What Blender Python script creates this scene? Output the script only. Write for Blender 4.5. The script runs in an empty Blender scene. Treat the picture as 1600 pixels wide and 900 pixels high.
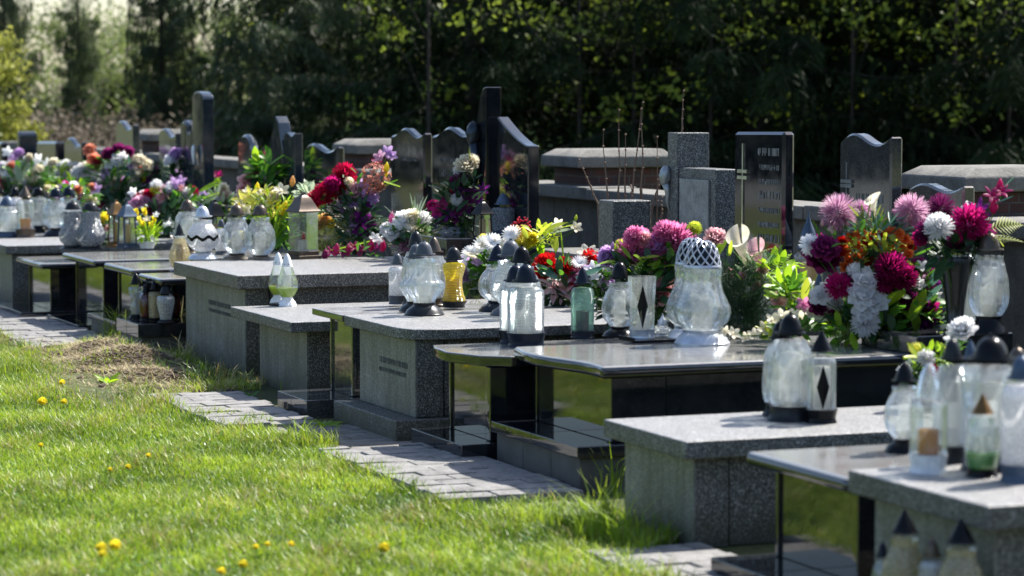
import bpy, math, random
import numpy as np
from mathutils import Vector, Matrix, Euler
random.seed(7); NR = np.random.RandomState(11)
R = math.radians
# ---------------------------------------------------------------- camera, sky, sun, exposure
SC = bpy.context.scene
COL = SC.collection
F, CAMH, PITCH = 4200.0, 1.7, math.atan(300/4200.0)
cam = bpy.data.objects.new('camera', bpy.data.cameras.new('camera')); COL.objects.link(cam)
cam.location = (0, 0, CAMH); cam.rotation_euler = (math.pi/2-PITCH, 0, 0)
cam.data.sensor_width = 36; cam.data.lens = F/1600*36
cam.data.clip_start = .1; cam.data.clip_end = 3000
cam.data.dof.use_dof = True; cam.data.dof.focus_distance = 14.8; cam.data.dof.aperture_fstop = 2.8
SC.camera = cam
W = bpy.data.worlds.new('World'); SC.world = W; W.use_nodes = True
SUN_EL, SUN_AZ = R(50), R(50)                 # azimuth from +Y towards +X : behind the graves, from the right
nt = W.node_tree; bg = nt.nodes['Background']
sky = nt.nodes.new('ShaderNodeTexSky'); sky.sky_type = 'NISHITA'; sky.sun_disc = False
sky.sun_elevation = SUN_EL; sky.sun_rotation = SUN_AZ; sky.air_density = 1.0; sky.dust_density = 1.5; sky.ozone_density = 1.0
nt.links.new(sky.outputs[0], bg.inputs[0]); bg.inputs[1].default_value = .115
sl = bpy.data.lights.new('sun', 'SUN'); sl.energy = 5.0; sl.angle = R(.53); sl.color = (1, .955, .88)
sun = bpy.data.objects.new('sun', sl); COL.objects.link(sun)
sd = Vector((math.sin(SUN_AZ)*math.cos(SUN_EL), math.cos(SUN_AZ)*math.cos(SUN_EL), math.sin(SUN_EL)))
sun.rotation_euler = sd.to_track_quat('Z', 'Y').to_euler(); sun.location = (6, 10, 20)
SC.view_settings.view_transform = 'Standard'; SC.view_settings.look = 'None'
SC.view_settings.exposure = 1.05; SC.view_settings.gamma = 1; SC.view_settings.use_curve_mapping = False
try:
    SC.cycles.max_bounces = 8; SC.cycles.transparent_max_bounces = 24; SC.cycles.glossy_bounces = 4
    SC.cycles.caustics_reflective = False; SC.cycles.caustics_refractive = False
    SC.cycles.sample_clamp_indirect = 6
except Exception: pass
# ---------------------------------------------------------------- frames and projection helpers
TH = R(22); cT, sT = math.cos(TH), math.sin(TH)
def ray(px, py):
    x = (px-800)/F; y = (py-450)/F
    return Vector((x, math.cos(PITCH)-y*math.sin(PITCH), -math.sin(PITCH)-y*math.cos(PITCH)))
def at(px, py, z=0.):                        # the point at height z seen at a pixel
    d = ray(px, py); t = (z-CAMH)/d.z
    return Vector((d.x*t, d.y*t, z))
def pt(px, py, Y):                           # the point at distance Y seen at a pixel
    d = ray(px, py); t = Y/d.y
    return Vector((d.x*t, Y, CAMH+d.z*t))
def onv(px, py, V):                          # (u, z) on the upright plane v = V
    d = ray(px, py); t = V/(cT*d.x+sT*d.y)
    return (-sT*d.x*t+cT*d.y*t, CAMH+d.z*t)
def G(v, u, z=0.): return Vector((cT*v-sT*u, sT*v+cT*u, z))   # grave frame: v along a grave, u along the row
def VU(p): return (cT*p.x+sT*p.y, -sT*p.x+cT*p.y)
# ---------------------------------------------------------------- objects
def tag(o, label=None, cat=None, group=None, kind=None):
    if label: o['label'] = label
    if cat: o['category'] = cat
    if group: o['group'] = group
    if kind: o['kind'] = kind
    return o
def thing(name, label, cat, loc=(0, 0, 0), rz=0, group=None):
    o = bpy.data.objects.new(name, None); COL.objects.link(o); o.empty_display_size = .1
    o.location = loc; o.rotation_euler = (0, 0, rz)
    return tag(o, label, cat, group)
class MB:
    def __init__(s): s.v = []; s.f = []
    def add(s, vs, fs):
        n = len(s.v); s.v += [tuple(v) for v in vs]; s.f += [tuple(i+n for i in f) for f in fs]; return s
    def box(s, x0, x1, y0, y1, z0, z1):
        return s.add([(x0,y0,z0),(x1,y0,z0),(x1,y1,z0),(x0,y1,z0),(x0,y0,z1),(x1,y0,z1),(x1,y1,z1),(x0,y1,z1)],
                     [(3,2,1,0),(4,5,6,7),(0,1,5,4),(1,2,6,5),(2,3,7,6),(3,0,4,7)])
    def prism(s, pts, a0, a1, axis='z'):     # closed outline extruded along an axis
        n = len(pts)
        mk = (lambda p, a: (p[0], p[1], a)) if axis == 'z' else (lambda p, a: (a, p[0], p[1])) if axis == 'x' else (lambda p, a: (p[0], a, p[1]))
        vs = [mk(p, a0) for p in pts]+[mk(p, a1) for p in pts]
        fs = [tuple(range(n))[::-1], tuple(range(n, 2*n))]+[(i, (i+1) % n, (i+1) % n+n, i+n) for i in range(n)]
        return s.add(vs, fs)
    def lathe(s, prof, seg=28, c=(0, 0, 0), flutes=0, amp=0., twist=0., sq=1., cap=True):
        vs = []; m = len(prof)
        z0, z1 = prof[0][1], prof[-1][1]
        for r, z in prof:
            for k in range(seg):
                a = 2*math.pi*k/seg+.13; t = (z-z0)/((z1-z0) or 1)
                rr = r*(1+amp*math.cos(flutes*(a+twist*t)))
                vs.append((c[0]+rr*math.cos(a), c[1]+rr*math.sin(a)*sq, c[2]+z))
        fs = [(i*seg+k, i*seg+(k+1) % seg, (i+1)*seg+(k+1) % seg, (i+1)*seg+k) for i in range(m-1) for k in range(seg)]
        if cap: fs += [tuple(range(seg))[::-1], tuple(range((m-1)*seg, m*seg))]
        return s.add(vs, fs)
    def tube(s, pts, rad, seg=6):
        pts = [Vector(p) for p in pts]; n = len(pts); vs = []
        rad = rad if hasattr(rad, '__len__') else [rad]*n
        for i, p in enumerate(pts):
            d = (pts[min(i+1, n-1)]-pts[max(i-1, 0)]).normalized()
            a = d.cross(Vector((.3, .2, 1)) if abs(d.z) < .9 else Vector((1, .1, 0))).normalized(); b = d.cross(a)
            for k in range(seg):
                t = 2*math.pi*k/seg; vs.append(p+(a*math.cos(t)+b*math.sin(t))*rad[i])
        fs = [(i*seg+k, i*seg+(k+1) % seg, (i+1)*seg+(k+1) % seg, (i+1)*seg+k) for i in range(n-1) for k in range(seg)]
        fs += [tuple(range(seg))[::-1], tuple(range((n-1)*seg, n*seg))]
        return s.add(vs, fs)
    def mesh(s, name, mat, smooth=False):
        me = bpy.data.meshes.new(name); me.from_pydata(s.v, [], s.f); me.update()
        if mat: me.materials.append(mat)
        if smooth: me.shade_smooth()
        return me
def link(name, me, parent=None, loc=(0, 0, 0)):
    o = bpy.data.objects.new(name, me); COL.objects.link(o); o.parent = parent; o.location = loc
    return o
def obj(name, mb, mat, parent=None, smooth=False, bevel=0, seg=2, angle=None):
    me = mb.mesh(name, mat, smooth)
    o = link(name, me, parent)
    if bevel:
        b = o.modifiers.new('bevel', 'BEVEL'); b.width = bevel; b.segments = seg; b.limit_method = 'ANGLE'; b.angle_limit = R(28)
        me.shade_smooth()
        w = o.modifiers.new('wn', 'WEIGHTED_NORMAL'); w.keep_sharp = False
    elif smooth and angle:
        me.set_sharp_from_angle(angle=R(angle))
    return o
def struct(o): o['kind'] = 'structure'; return o
def quads(name, V, mat, parent=None, smooth=False):      # V: (N,4,3) array of quads
    n = len(V); me = bpy.data.meshes.new(name)
    me.vertices.add(n*4); me.vertices.foreach_set('co', np.ascontiguousarray(V, dtype=np.float32).ravel())
    me.loops.add(n*4); me.loops.foreach_set('vertex_index', np.arange(n*4, dtype=np.int32))
    me.polygons.add(n); me.polygons.foreach_set('loop_start', np.arange(0, n*4, 4, dtype=np.int32))
    me.update(calc_edges=True); me.materials.append(mat)
    return link(name, me, parent)
def copy_tree(o, parent=None):
    c = o.copy(); COL.objects.link(c); c.parent = parent
    for ch in list(o.children): copy_tree(ch, c)
    return c
# ---------------------------------------------------------------- materials
MATS = {}
def NM(name):
    m = bpy.data.materials.new(name); m.use_nodes = True
    return m, m.node_tree, m.node_tree.nodes['Principled BSDF']
def nd(t, typ, **kw):
    n = t.nodes.new(typ)
    for k, v in kw.items():
        if k in n.inputs: n.inputs[k].default_value = v
        else: setattr(n, k, v)
    return n
def ramp(t, fac, stops):
    r = t.nodes.new('ShaderNodeValToRGB'); e = r.color_ramp.elements
    while len(e) < len(stops): e.new(.5)
    for k, (p, c) in enumerate(stops):
        e[k].position = p; e[k].color = (*c, 1) if len(c) == 3 else c
    t.links.new(fac, r.inputs[0]); return r.outputs[0]
def g3(x): return (x, x, x)
def mixc(t, fac, a, b, mode='MIX'):
    m = t.nodes.new('ShaderNodeMix'); m.data_type = 'RGBA'; m.blend_type = mode
    for s, v in ((0, fac), (6, a), (7, b)):
        if hasattr(v, 'links'): t.links.new(v, m.inputs[s])
        elif s == 0: m.inputs[0].default_value = v
        else: m.inputs[s].default_value = (*v, 1)
    return m.outputs[2]
def bump(t, h, bsdf, dist=.002, st=1.):
    b = nd(t, 'ShaderNodeBump', Strength=st, Distance=dist); t.links.new(h, b.inputs['Height']); t.links.new(b.outputs[0], bsdf.inputs['Normal'])
def coord(t): return t.nodes.new('ShaderNodeTexCoord').outputs['Object']
def noise(t, co, scale, detail=3, rough=.55):
    n = nd(t, 'ShaderNodeTexNoise', Scale=scale, Detail=detail, Roughness=rough); t.links.new(co, n.inputs['Vector']); return n.outputs['Fac']
def terrazzo(name, base, chip, frac, scale, rough=.5, stain=(.06, .07, .045), stamt=.35, bumpd=.0015):
    m, t, b = NM(name); co = coord(t)
    v = nd(t, 'ShaderNodeTexVoronoi', Scale=scale); t.links.new(co, v.inputs['Vector'])
    sp = t.nodes.new('ShaderNodeSeparateColor'); t.links.new(v.outputs['Color'], sp.inputs[0])
    c = ramp(t, sp.outputs[0], [(0, base), (1-frac, tuple(x*1.5 for x in base)), (1-frac+.02, tuple(x*.55 for x in chip)), (1, chip)])
    v2 = nd(t, 'ShaderNodeTexVoronoi', Scale=scale*2.7); t.links.new(co, v2.inputs['Vector'])
    sp2 = t.nodes.new('ShaderNodeSeparateColor'); t.links.new(v2.outputs['Color'], sp2.inputs[0])
    c2 = ramp(t, sp2.outputs[1], [(0, (0, 0, 0)), (.82, (0, 0, 0)), (.86, g3(1))])
    c = mixc(t, c2, c, tuple(x*.7 for x in chip))
    n = noise(t, co, 3.2, 5, .65)
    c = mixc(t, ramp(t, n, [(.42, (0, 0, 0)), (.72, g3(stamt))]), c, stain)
    mp = nd(t, 'ShaderNodeMapping'); mp.inputs['Scale'].default_value = (1, 1, .07); t.links.new(co, mp.inputs[0])   # rain streaks run down the stone
    c = mixc(t, ramp(t, noise(t, mp.outputs[0], 16, 4, .6), [(.45, (0, 0, 0)), (.72, g3(stamt*1.1))]), c, tuple(x*.6 for x in stain))
    sx = t.nodes.new('ShaderNodeSeparateXYZ'); t.links.new(co, sx.inputs[0]); n5 = noise(t, co, 11, 5, .7)           # soil splash along the foot
    m5 = nd(t, 'ShaderNodeMath', operation='MULTIPLY_ADD'); t.links.new(n5, m5.inputs[0]); m5.inputs[1].default_value = .3; t.links.new(sx.outputs[2], m5.inputs[2])
    c = mixc(t, ramp(t, m5.outputs[0], [(.16, g3(.75)), (.30, (0, 0, 0))]), c, (.05, .052, .03))
    t.links.new(c, b.inputs['Base Color']); b.inputs['Roughness'].default_value = rough
    bump(t, v.outputs['Distance'], b, bumpd)
    return m
def granite(name, base=(.006, .008, .012), fleck=(.02, .022, .026), rough=.035, ior=1.85, dust=.05):
    m, t, b = NM(name); co = coord(t)
    v = nd(t, 'ShaderNodeTexVoronoi', Scale=260); t.links.new(co, v.inputs['Vector'])
    sp = t.nodes.new('ShaderNodeSeparateColor'); t.links.new(v.outputs['Color'], sp.inputs[0])
    c = ramp(t, sp.outputs[0], [(0, base), (.7, base), (1, fleck)])
    n = noise(t, co, 7, 6, .7)
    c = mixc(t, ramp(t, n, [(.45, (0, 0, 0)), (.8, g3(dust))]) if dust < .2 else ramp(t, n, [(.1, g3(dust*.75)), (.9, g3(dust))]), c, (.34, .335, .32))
    t.links.new(c, b.inputs['Base Color'])
    t.links.new(ramp(t, n, [(.4, g3(rough)), (.8, g3(rough*2.6+.03))]), b.inputs['Roughness'])
    b.inputs['IOR'].default_value = ior
    bump(t, noise(t, co, 1.8, 1), b, .0012, .25)
    return m
def plain(name, c, rough=.5, metal=0., var=.25, scale=9, ior=1.5, bmp=0., coat=0.):
    if name in MATS: return MATS[name]
    m, t, b = NM(name); co = coord(t)
    n = noise(t, co, scale, 4)
    t.links.new(ramp(t, n, [(.3, tuple(x*(1-var) for x in c)), (.7, tuple(min(1, x*(1+var)) for x in c))]), b.inputs['Base Color'])
    b.inputs['Roughness'].default_value = rough; b.inputs['Metallic'].default_value = metal; b.inputs['IOR'].default_value = ior
    b.inputs['Coat Weight'].default_value = coat
    if bmp: bump(t, noise(t, co, scale*6, 3), b, bmp)
    MATS[name] = m; return m
def leafy(name, c, trans=.45, rough=.45, var=.3, tint=None, c2=None, scale=3., veins=False):
    if name in MATS: return MATS[name]
    m, t, b = NM(name); co = coord(t)
    oi = t.nodes.new('ShaderNodeObjectInfo')
    n = noise(t, co, scale, 3)
    lo = tuple(x*(1-var) for x in c); hi = tuple(min(.95, x*(1+var)) for x in (c2 or c))
    cc = ramp(t, n, [(.32, lo), (.68, hi)])
    hs = t.nodes.new('ShaderNodeHueSaturation'); t.links.new(cc, hs.inputs['Color'])
    ma = nd(t, 'ShaderNodeMath', operation='MULTIPLY_ADD'); t.links.new(oi.outputs['Random'], ma.inputs[0]); ma.inputs[1].default_value = .3; ma.inputs[2].default_value = .85
    t.links.new(ma.outputs[0], hs.inputs['Value'])
    t.links.new(hs.outputs[0], b.inputs['Base Color']); b.inputs['Roughness'].default_value = rough
    tr = t.nodes.new('ShaderNodeBsdfTranslucent')
    if tint:
        tc = mixc(t, 1., hs.outputs[0], tint, 'MULTIPLY'); t.links.new(tc, tr.inputs[0])
    else: t.links.new(hs.outputs[0], tr.inputs[0])
    mx = t.nodes.new('ShaderNodeMixShader'); mx.inputs[0].default_value = trans
    t.links.new(b.outputs[0], mx.inputs[1]); t.links.new(tr.outputs[0], mx.inputs[2])
    t.links.new(mx.outputs[0], t.nodes['Material Output'].inputs[0])
    MATS[name] = m; return m
def glass(name, tint=(.93, .97, .97), milk=.22, milkc=(.8, .84, .86), scale=70, dist=.003, clear=.55, pat='NOISE', rough=.08, trm=None):
    if name in MATS: return MATS[name]
    m, t, b = NM(name); co = coord(t)
    if pat == 'STREAK':
        mp = nd(t, 'ShaderNodeMapping'); mp.inputs['Scale'].default_value = (1, 1, .12); t.links.new(co, mp.inputs[0]); h = noise(t, mp.outputs[0], scale, 2)
    elif pat == 'VORO':
        v = nd(t, 'ShaderNodeTexVoronoi', Scale=scale); t.links.new(co, v.inputs['Vector']); h = v.outputs['Distance']
    elif pat == 'WAVE':
        v = nd(t, 'ShaderNodeTexWave', Scale=scale*.33, Distortion=.6); v.bands_direction = 'Z'; t.links.new(co, v.inputs['Vector']); h = v.outputs['Fac']
    else: h = noise(t, co, scale, 2)
    mk = ramp(t, h, [(.34, g3(min(1, milk*.65))), (.66, g3(min(1, milk*1.6)))])
    bp = nd(t, 'ShaderNodeBump', Strength=1., Distance=dist); t.links.new(h, bp.inputs['Height'])
    tr = t.nodes.new('ShaderNodeBsdfTransparent'); tr.inputs[0].default_value = (*tint, 1)
    gl = nd(t, 'ShaderNodeBsdfGlossy', Roughness=rough); gl.inputs[0].default_value = (.95, .97, 1, 1); t.links.new(bp.outputs[0], gl.inputs['Normal'])
    df = t.nodes.new('ShaderNodeBsdfTranslucent'); df.inputs[0].default_value = (*milkc, 1); t.links.new(bp.outputs[0], df.inputs['Normal'])
    d2 = t.nodes.new('ShaderNodeBsdfDiffuse'); d2.inputs[0].default_value = (*milkc, 1); t.links.new(bp.outputs[0], d2.inputs['Normal'])
    a0 = t.nodes.new('ShaderNodeMixShader'); a0.inputs[0].default_value = .45; t.links.new(df.outputs[0], a0.inputs[1]); t.links.new(d2.outputs[0], a0.inputs[2])
    rf = nd(t, 'ShaderNodeBsdfRefraction', Roughness=.12, IOR=1.25); rf.inputs[0].default_value = (*tint, 1); t.links.new(bp.outputs[0], rf.inputs['Normal'])
    a1 = t.nodes.new('ShaderNodeMixShader'); a1.inputs[0].default_value = .12; t.links.new(tr.outputs[0], a1.inputs[1]); t.links.new(rf.outputs[0], a1.inputs[2])
    a = t.nodes.new('ShaderNodeMixShader'); t.links.new(mk, a.inputs[0]); t.links.new(a1.outputs[0], a.inputs[1]); t.links.new(a0.outputs[0], a.inputs[2])
    lw = nd(t, 'ShaderNodeLayerWeight', Blend=.28); t.links.new(bp.outputs[0], lw.inputs['Normal'])
    ms = nd(t, 'ShaderNodeMath', operation='MULTIPLY_ADD'); t.links.new(lw.outputs['Fresnel'], ms.inputs[0]); ms.inputs[1].default_value = .75; ms.inputs[2].default_value = .05
    z = t.nodes.new('ShaderNodeMixShader'); t.links.new(ms.outputs[0], z.inputs[0]); t.links.new(a.outputs[0], z.inputs[1]); t.links.new(gl.outputs[0], z.inputs[2])
    t.links.new(z.outputs[0], t.nodes['Material Output'].inputs[0])
    MATS[name] = m; return m
M_TER = terrazzo('dark terrazzo', (.022, .023, .025), (.36, .36, .355), .26, 210)
M_TERB = terrazzo('brown grey terrazzo', (.03, .028, .027), (.36, .34, .31), .28, 200, stain=(.08, .07, .05))
M_TERTOP = terrazzo('sunlit terrazzo top', (.12, .12, .12), (.5, .49, .48), .40, 190, .42, stain=(.24, .235, .22), stamt=.4)  # sun brightness on the slab tops put into a paler stone colour
M_TERF = terrazzo('pale terrazzo front', (.11, .115, .11), (.36, .36, .34), .35, 170, .5, stain=(.075, .08, .058), stamt=.6, bumpd=.0006)
M_BLK = granite('black granite')
M_BLK2 = granite('dusty black granite', dust=.13, rough=.05)
M_BTOP = granite('dusty sunlit polished top', (.06, .062, .066), (.12, .122, .125), .09, 2.0, dust=.6)  # dust, plus sky sheen and sun glare put into the paler base
M_GTOP = granite('dusty sunlit grey top', (.12, .122, .125), (.2, .2, .2), .2, 1.8, dust=.55)  # grey slabs: dust, with the glare lightened into the base colour
M_GRY = granite('grey speckled granite', (.035, .037, .04), (.09, .094, .1), .035, 2.1, dust=.04)
M_DKB = granite('dark blue granite', (.012, .018, .026), (.04, .055, .075), .06, 1.9)
def concrete(name, c, rough=.85, sc=6):
    m, t, b = NM(name); co = coord(t)
    n = noise(t, co, sc, 8, .68); n2 = noise(t, co, sc*9, 4)
    a = ramp(t, n, [(.3, tuple(x*.45 for x in c)), (.55, c), (.75, tuple(x*1.25 for x in c))])
    a = mixc(t, ramp(t, n2, [(.4, (0, 0, 0)), (.75, g3(.4))]), a, (.05, .05, .04))
    t.links.new(a, b.inputs['Base Color']); b.inputs['Roughness'].default_value = rough
    bump(t, n2, b, .004)
    return m
M_CONC = concrete('weathered concrete', (.15, .145, .13)); M_COPE = concrete('pale concrete coping', (.18, .172, .155))
M_PAV = concrete('concrete pavers', (.25, .243, .235), .8, 11); M_PAVD = concrete('old dark pavers', (.2, .185, .165), .85, 11)
def brickmat():
    m, t, b = NM('red brick'); co = coord(t)
    mp = nd(t, 'ShaderNodeMapping'); mp.inputs['Rotation'].default_value = (R(90), 0, 0); t.links.new(co, mp.inputs[0])
    k = nd(t, 'ShaderNodeTexBrick', Scale=4.2); k.inputs['Color1'].default_value = (.12, .04, .028, 1); k.inputs['Color2'].default_value = (.07, .03, .024, 1)
    k.inputs['Mortar'].default_value = (.11, .1, .09, 1); k.inputs['Mortar Size'].default_value = .02; t.links.new(mp.outputs[0], k.inputs[0])
    n = noise(t, co, 14, 5)
    t.links.new(mixc(t, ramp(t, n, [(.35, (0, 0, 0)), (.7, g3(.85))]), k.outputs[0], (.05, .04, .035)), b.inputs['Base Color'])
    b.inputs['Roughness'].default_value = .9; bump(t, k.outputs['Fac'], b, -.006); return m
M_BRICK = brickmat()
# ================================================================= SETTING
def groundmat():
    m, t, b = NM('lawn soil'); co = coord(t)
    n = noise(t, co, 1.3, 6, .65); n2 = noise(t, co, 30, 5, .7)
    c = ramp(t, n, [(.35, (.07, .1, .02)), (.6, (.11, .13, .035)), (.75, (.12, .11, .055))])
    c = mixc(t, ramp(t, n2, [(.35, g3(.8)), (.65, (0, 0, 0))]), c, (.045, .038, .02))
    t.links.new(c, b.inputs['Base Color']); b.inputs['Roughness'].default_value = .95; bump(t, n2, b, .02); return m
def mound_h(v, u):                            # the heap of earth and dead grass beside the double grave
    h = .11*math.exp(-((v-4.05)/.26)**2-((u-16.6)/.8)**2)+.07*math.exp(-((v-3.4)/.6)**2-((u-16.0)/1.3)**2)
    return h+.025*math.exp(-((v-4.0)/.4)**2)*math.sin(u*9)*math.exp(-((u-16)/2)**2)
mb = MB(); n = 60
us = [-30+i*1.0 for i in range(33)]+[3+i*.25 for i in range(128)]+[35+i*4 for i in range(10)]+[80, 120, 200, 400, 1500]
vs_ = [-1500, -400, -150, -80, -40, -20, -12, -8, -5]+[-3+i*.2 for i in range(36)]+[4.4, 4.7, 5.5, 6.5, 8, 12, 20, 40, 80, 200, 1500]
us = [-1500, -300, -80]+us
W_ = len(vs_)
mb.v = [tuple(G(v, u, (mound_h(v, u) if v < 4.45 else 0)+(-.0)*(v > 8))) for u in us for v in vs_]
mb.f = [(i*W_+j, i*W_+j+1, (i+1)*W_+j+1, (i+1)*W_+j) for i in range(len(us)-1) for j in range(W_-1)]
struct(obj('ground', mb, groundmat(), smooth=True))
# paver pads: real blocks
PADS = [(14.66, 17.5, 4.0, 4.36, -.004, 0), (9.03, 10.31, 4.02, 4.40, .004, 0), (13.1, 14.65, 3.72, 4.24, .035, 1), (12.0, 13.1, 3.95, 4.50, .012, 0), (10.32, 12.0, 3.86, 4.50, .045, 1),
        (5.0, 9.02, 3.92, 4.40, .03, 1), (17.6, 24.5, 3.75, 4.42, .02, 2)]
for pi, (u0, u1, v0, v1, top, kind) in enumerate(PADS):
    mb = MB(); rnd = random.Random(pi); y = u0; row = 0; bw, bl = .125, .25
    while y < u1-.03:
        x = v0-(.1 if row % 2 else 0)
        while x < v1-.02:
            a, b_ = max(x, v0)+.003, min(x+bl, v1)-.003
            if b_-a > .03 and not (kind == 0 and rnd.random() < .06):
                z = top+rnd.uniform(-.005, .004); tl = rnd.uniform(-.003, .003); y1 = min(y+bw, u1)-.004
                c = [G(a, y+.003), G(b_, y+.003), G(b_, y1), G(a, y1)]
                mb.add([(p.x, p.y, -.02) for p in c]+[(p.x, p.y, z+(tl if k in (1, 2) else 0)) for k, p in enumerate(c)],
                       [(3,2,1,0),(4,5,6,7),(0,1,5,4),(1,2,6,5),(2,3,7,6),(3,0,4,7)])
            x += bl
        y += bw; row += 1
    o = obj('paved_path', mb, (M_PAVD, M_PAV, M_PAV)[kind], bevel=.004, seg=1); struct(o)
# ---------------------------------------------------------------- perimeter wall with brick pillars
def wall_outline(a, b, z0, z1): return (a, b, z0, z1)
wl = thing('perimeter_wall', 'low concrete perimeter wall with pale coping and brick pillars behind the headstones', 'wall', G(7.6, 6), TH)
mb = MB()
for k in range(16): mb.box(.0, .16, k*2.0+.004, k*2.0+1.996, 0, .97)
obj('wall_panel', mb, M_CONC, wl, bevel=.006)
mb = MB(); rnd = random.Random(3)
for k in range(20):
    mb.prism([(-.10, k*1.6+.003), (.30, k*1.6+.003), (.30, k*1.6+1.597), (-.10, k*1.6+1.597)], .972, 1.06+rnd.uniform(-.006, .006))
obj('coping', mb, M_COPE, wl, bevel=.012)
for k, pu in enumerate((12.6, 17.75, 22.6, 29.9)):
    mb = MB(); mb.box(.02, .60, pu-6-.29, pu-6+.29, 0, 1.19)
    p = obj('brick_pillar', mb, M_BRICK, wl, bevel=.006)
    mb = MB(); x0, x1, y0, y1 = -.07, .69, pu-6-.34, pu-6+.34
    mb.add([(x0, y0, 1.192), (x1, y0, 1.192), (x1, y1, 1.192), (x0, y1, 1.192), (x0, y0, 1.27), (x1, y0, 1.27), (x1, y1, 1.27), (x0, y1, 1.27),
            (x0+.1, y0+.07, 1.32), (x1-.07, y0+.05, 1.325), (x1-.07, y1-.07, 1.32), (x0+.09, y1-.07, 1.32)],
           [(3,2,1,0),(0,1,5,4),(1,2,6,5),(2,3,7,6),(3,0,4,7),(4,5,9,8),(5,6,10,9),(6,7,11,10),(7,4,8,11),(8,9,10,11)])
    obj('pillar_cap', mb, M_COPE, p, bevel=.012)
# unseen gravel sheet left of the lawn, added to tone the polished stones' reflections
m_, t_, b_ = NM('reflection gravel'); c_ = noise(t_, coord(t_), 22, 6, .7)
t_.links.new(ramp(t_, c_, [(.3, (.07, .075, .072)), (.7, (.15, .155, .15))]), b_.inputs['Base Color']); b_.inputs['Roughness'].default_value = .95
mb = MB(); q = [G(-6, -20), G(-6, 90), G(-70, 90), G(-70, -20)]; mb.add([(p.x, p.y, .004) for p in q], [(3, 2, 1, 0)]); struct(obj('reflection_ground', mb, m_))
# ================================================================= TOMBS
def inscription(parent, x, y0, y1, rows, mat, seed=1, depth=.002):   # worn, unreadable lettering on the face at local x
    mb = MB(); rnd = random.Random(seed)
    for z, hh in rows:
        y = y0+rnd.uniform(0, .06*(y1-y0))
        while y < y1-rnd.uniform(0, .12)*(y1-y0):
            w = hh*rnd.uniform(.35, .7)
            k = rnd.random()
            mb.box(x-depth, x, y, y+hh*.16, z, z+hh)
            if k < .6: mb.box(x-depth-.0004, x, y+hh*.17, y+w, z+hh*rnd.choice((0, .42, .84)), z+hh*rnd.choice((0, .42, .84))+hh*.15)
            if k > .3: mb.box(x-depth-.0002, x, y+w+.001, y+w+hh*.15, z+rnd.choice((0, .3))*hh, z+hh)
            y += w+hh*.34
    mb.v = [v if v[2] > -9 else v for v in mb.v]
    return obj('inscription', mb, mat, parent)
M_INK = plain('worn grey lettering', (.10, .10, .10), .7); M_INKL = plain('pale lettering', (.17, .175, .18), .5); M_SILV = plain('brushed steel', (.75, .77, .8), .25, 1.)
M_DARKVOID = plain('dark void', (.03, .028, .025), .9)  # stands for shaded hollows by its dark colour alone
def slab_outline(L, w, style):
    if style == 'round':                      # rounded front corner and gentle inward sweep
        p = [(L, 0), (.20, 0), (.10, .015), (.035, .06), (.005, .16), (.0, .3)]
        p += [(.0, w-.1), (.0, w), (L, w)]
        return p
    if style == 'wave':
        p = [(L, 0)]
        for k in range(13):
            t = k/12; p.append((.035*math.sin(t*2*math.pi+.6)+.02, t*w))
        return p+[(L, w)]
    if style == 'point':
        return [(L, 0), (.17, 0), (.05, .10), (-.03, w*.5), (-.0, w*.85), (.03, w), (L, w)]
    return [(L, 0), (0, 0), (0, w), (L, w)]
def terrazzo_tomb(label, u0, u1, v0, h, L=1.9, th=.07, o=.065, style='', body=None, front=None, top=None, plinth=0, ins=None, head=None):
    w = u1-u0
    t = thing('tomb', label, 'tomb', G(v0, u0), TH, 'graves in the row')
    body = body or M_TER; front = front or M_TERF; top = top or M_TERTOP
    z0 = plinth
    if plinth:
        mb = MB(); mb.box(-.06, .42, -.0, w, 0, plinth); obj('plinth', mb, body, t, bevel=.006)
        mb = MB(); mb.box(.423, L, .01, w-.01, 0, plinth-.01); obj('plinth', mb, body, t, bevel=.004)
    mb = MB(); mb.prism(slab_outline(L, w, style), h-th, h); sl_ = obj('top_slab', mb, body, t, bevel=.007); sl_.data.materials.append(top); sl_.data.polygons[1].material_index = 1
    # foot end: a paler face on a thick block, then long side panels after an open joint
    zt = h-th-.002
    mb = MB(); mb.box(o, o+.012, o, w-o, z0+.002, zt); obj('foot_face', mb, front, t, bevel=.002)
    mb = MB(); mb.box(o+.0125, o+.15, o+.001, w-o-.001, z0+.002, zt-.001); obj('foot_block', mb, body, t, bevel=.004)
    for y in (o+.012, w-o-.062):
        mb = MB(); mb.box(o+.158, L-.03, y, y+.05, z0+.002, zt-.0015); obj('side_panel', mb, body, t, bevel=.004)
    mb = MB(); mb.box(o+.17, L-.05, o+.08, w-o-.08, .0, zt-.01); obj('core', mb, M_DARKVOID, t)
    if ins: inscription(t, o-.0005, ins[0]*w, ins[1]*w, [(ins[2]*h, .03), (ins[2]*h-.045, .022)], M_INK, int(u0*10))
    return t
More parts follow.
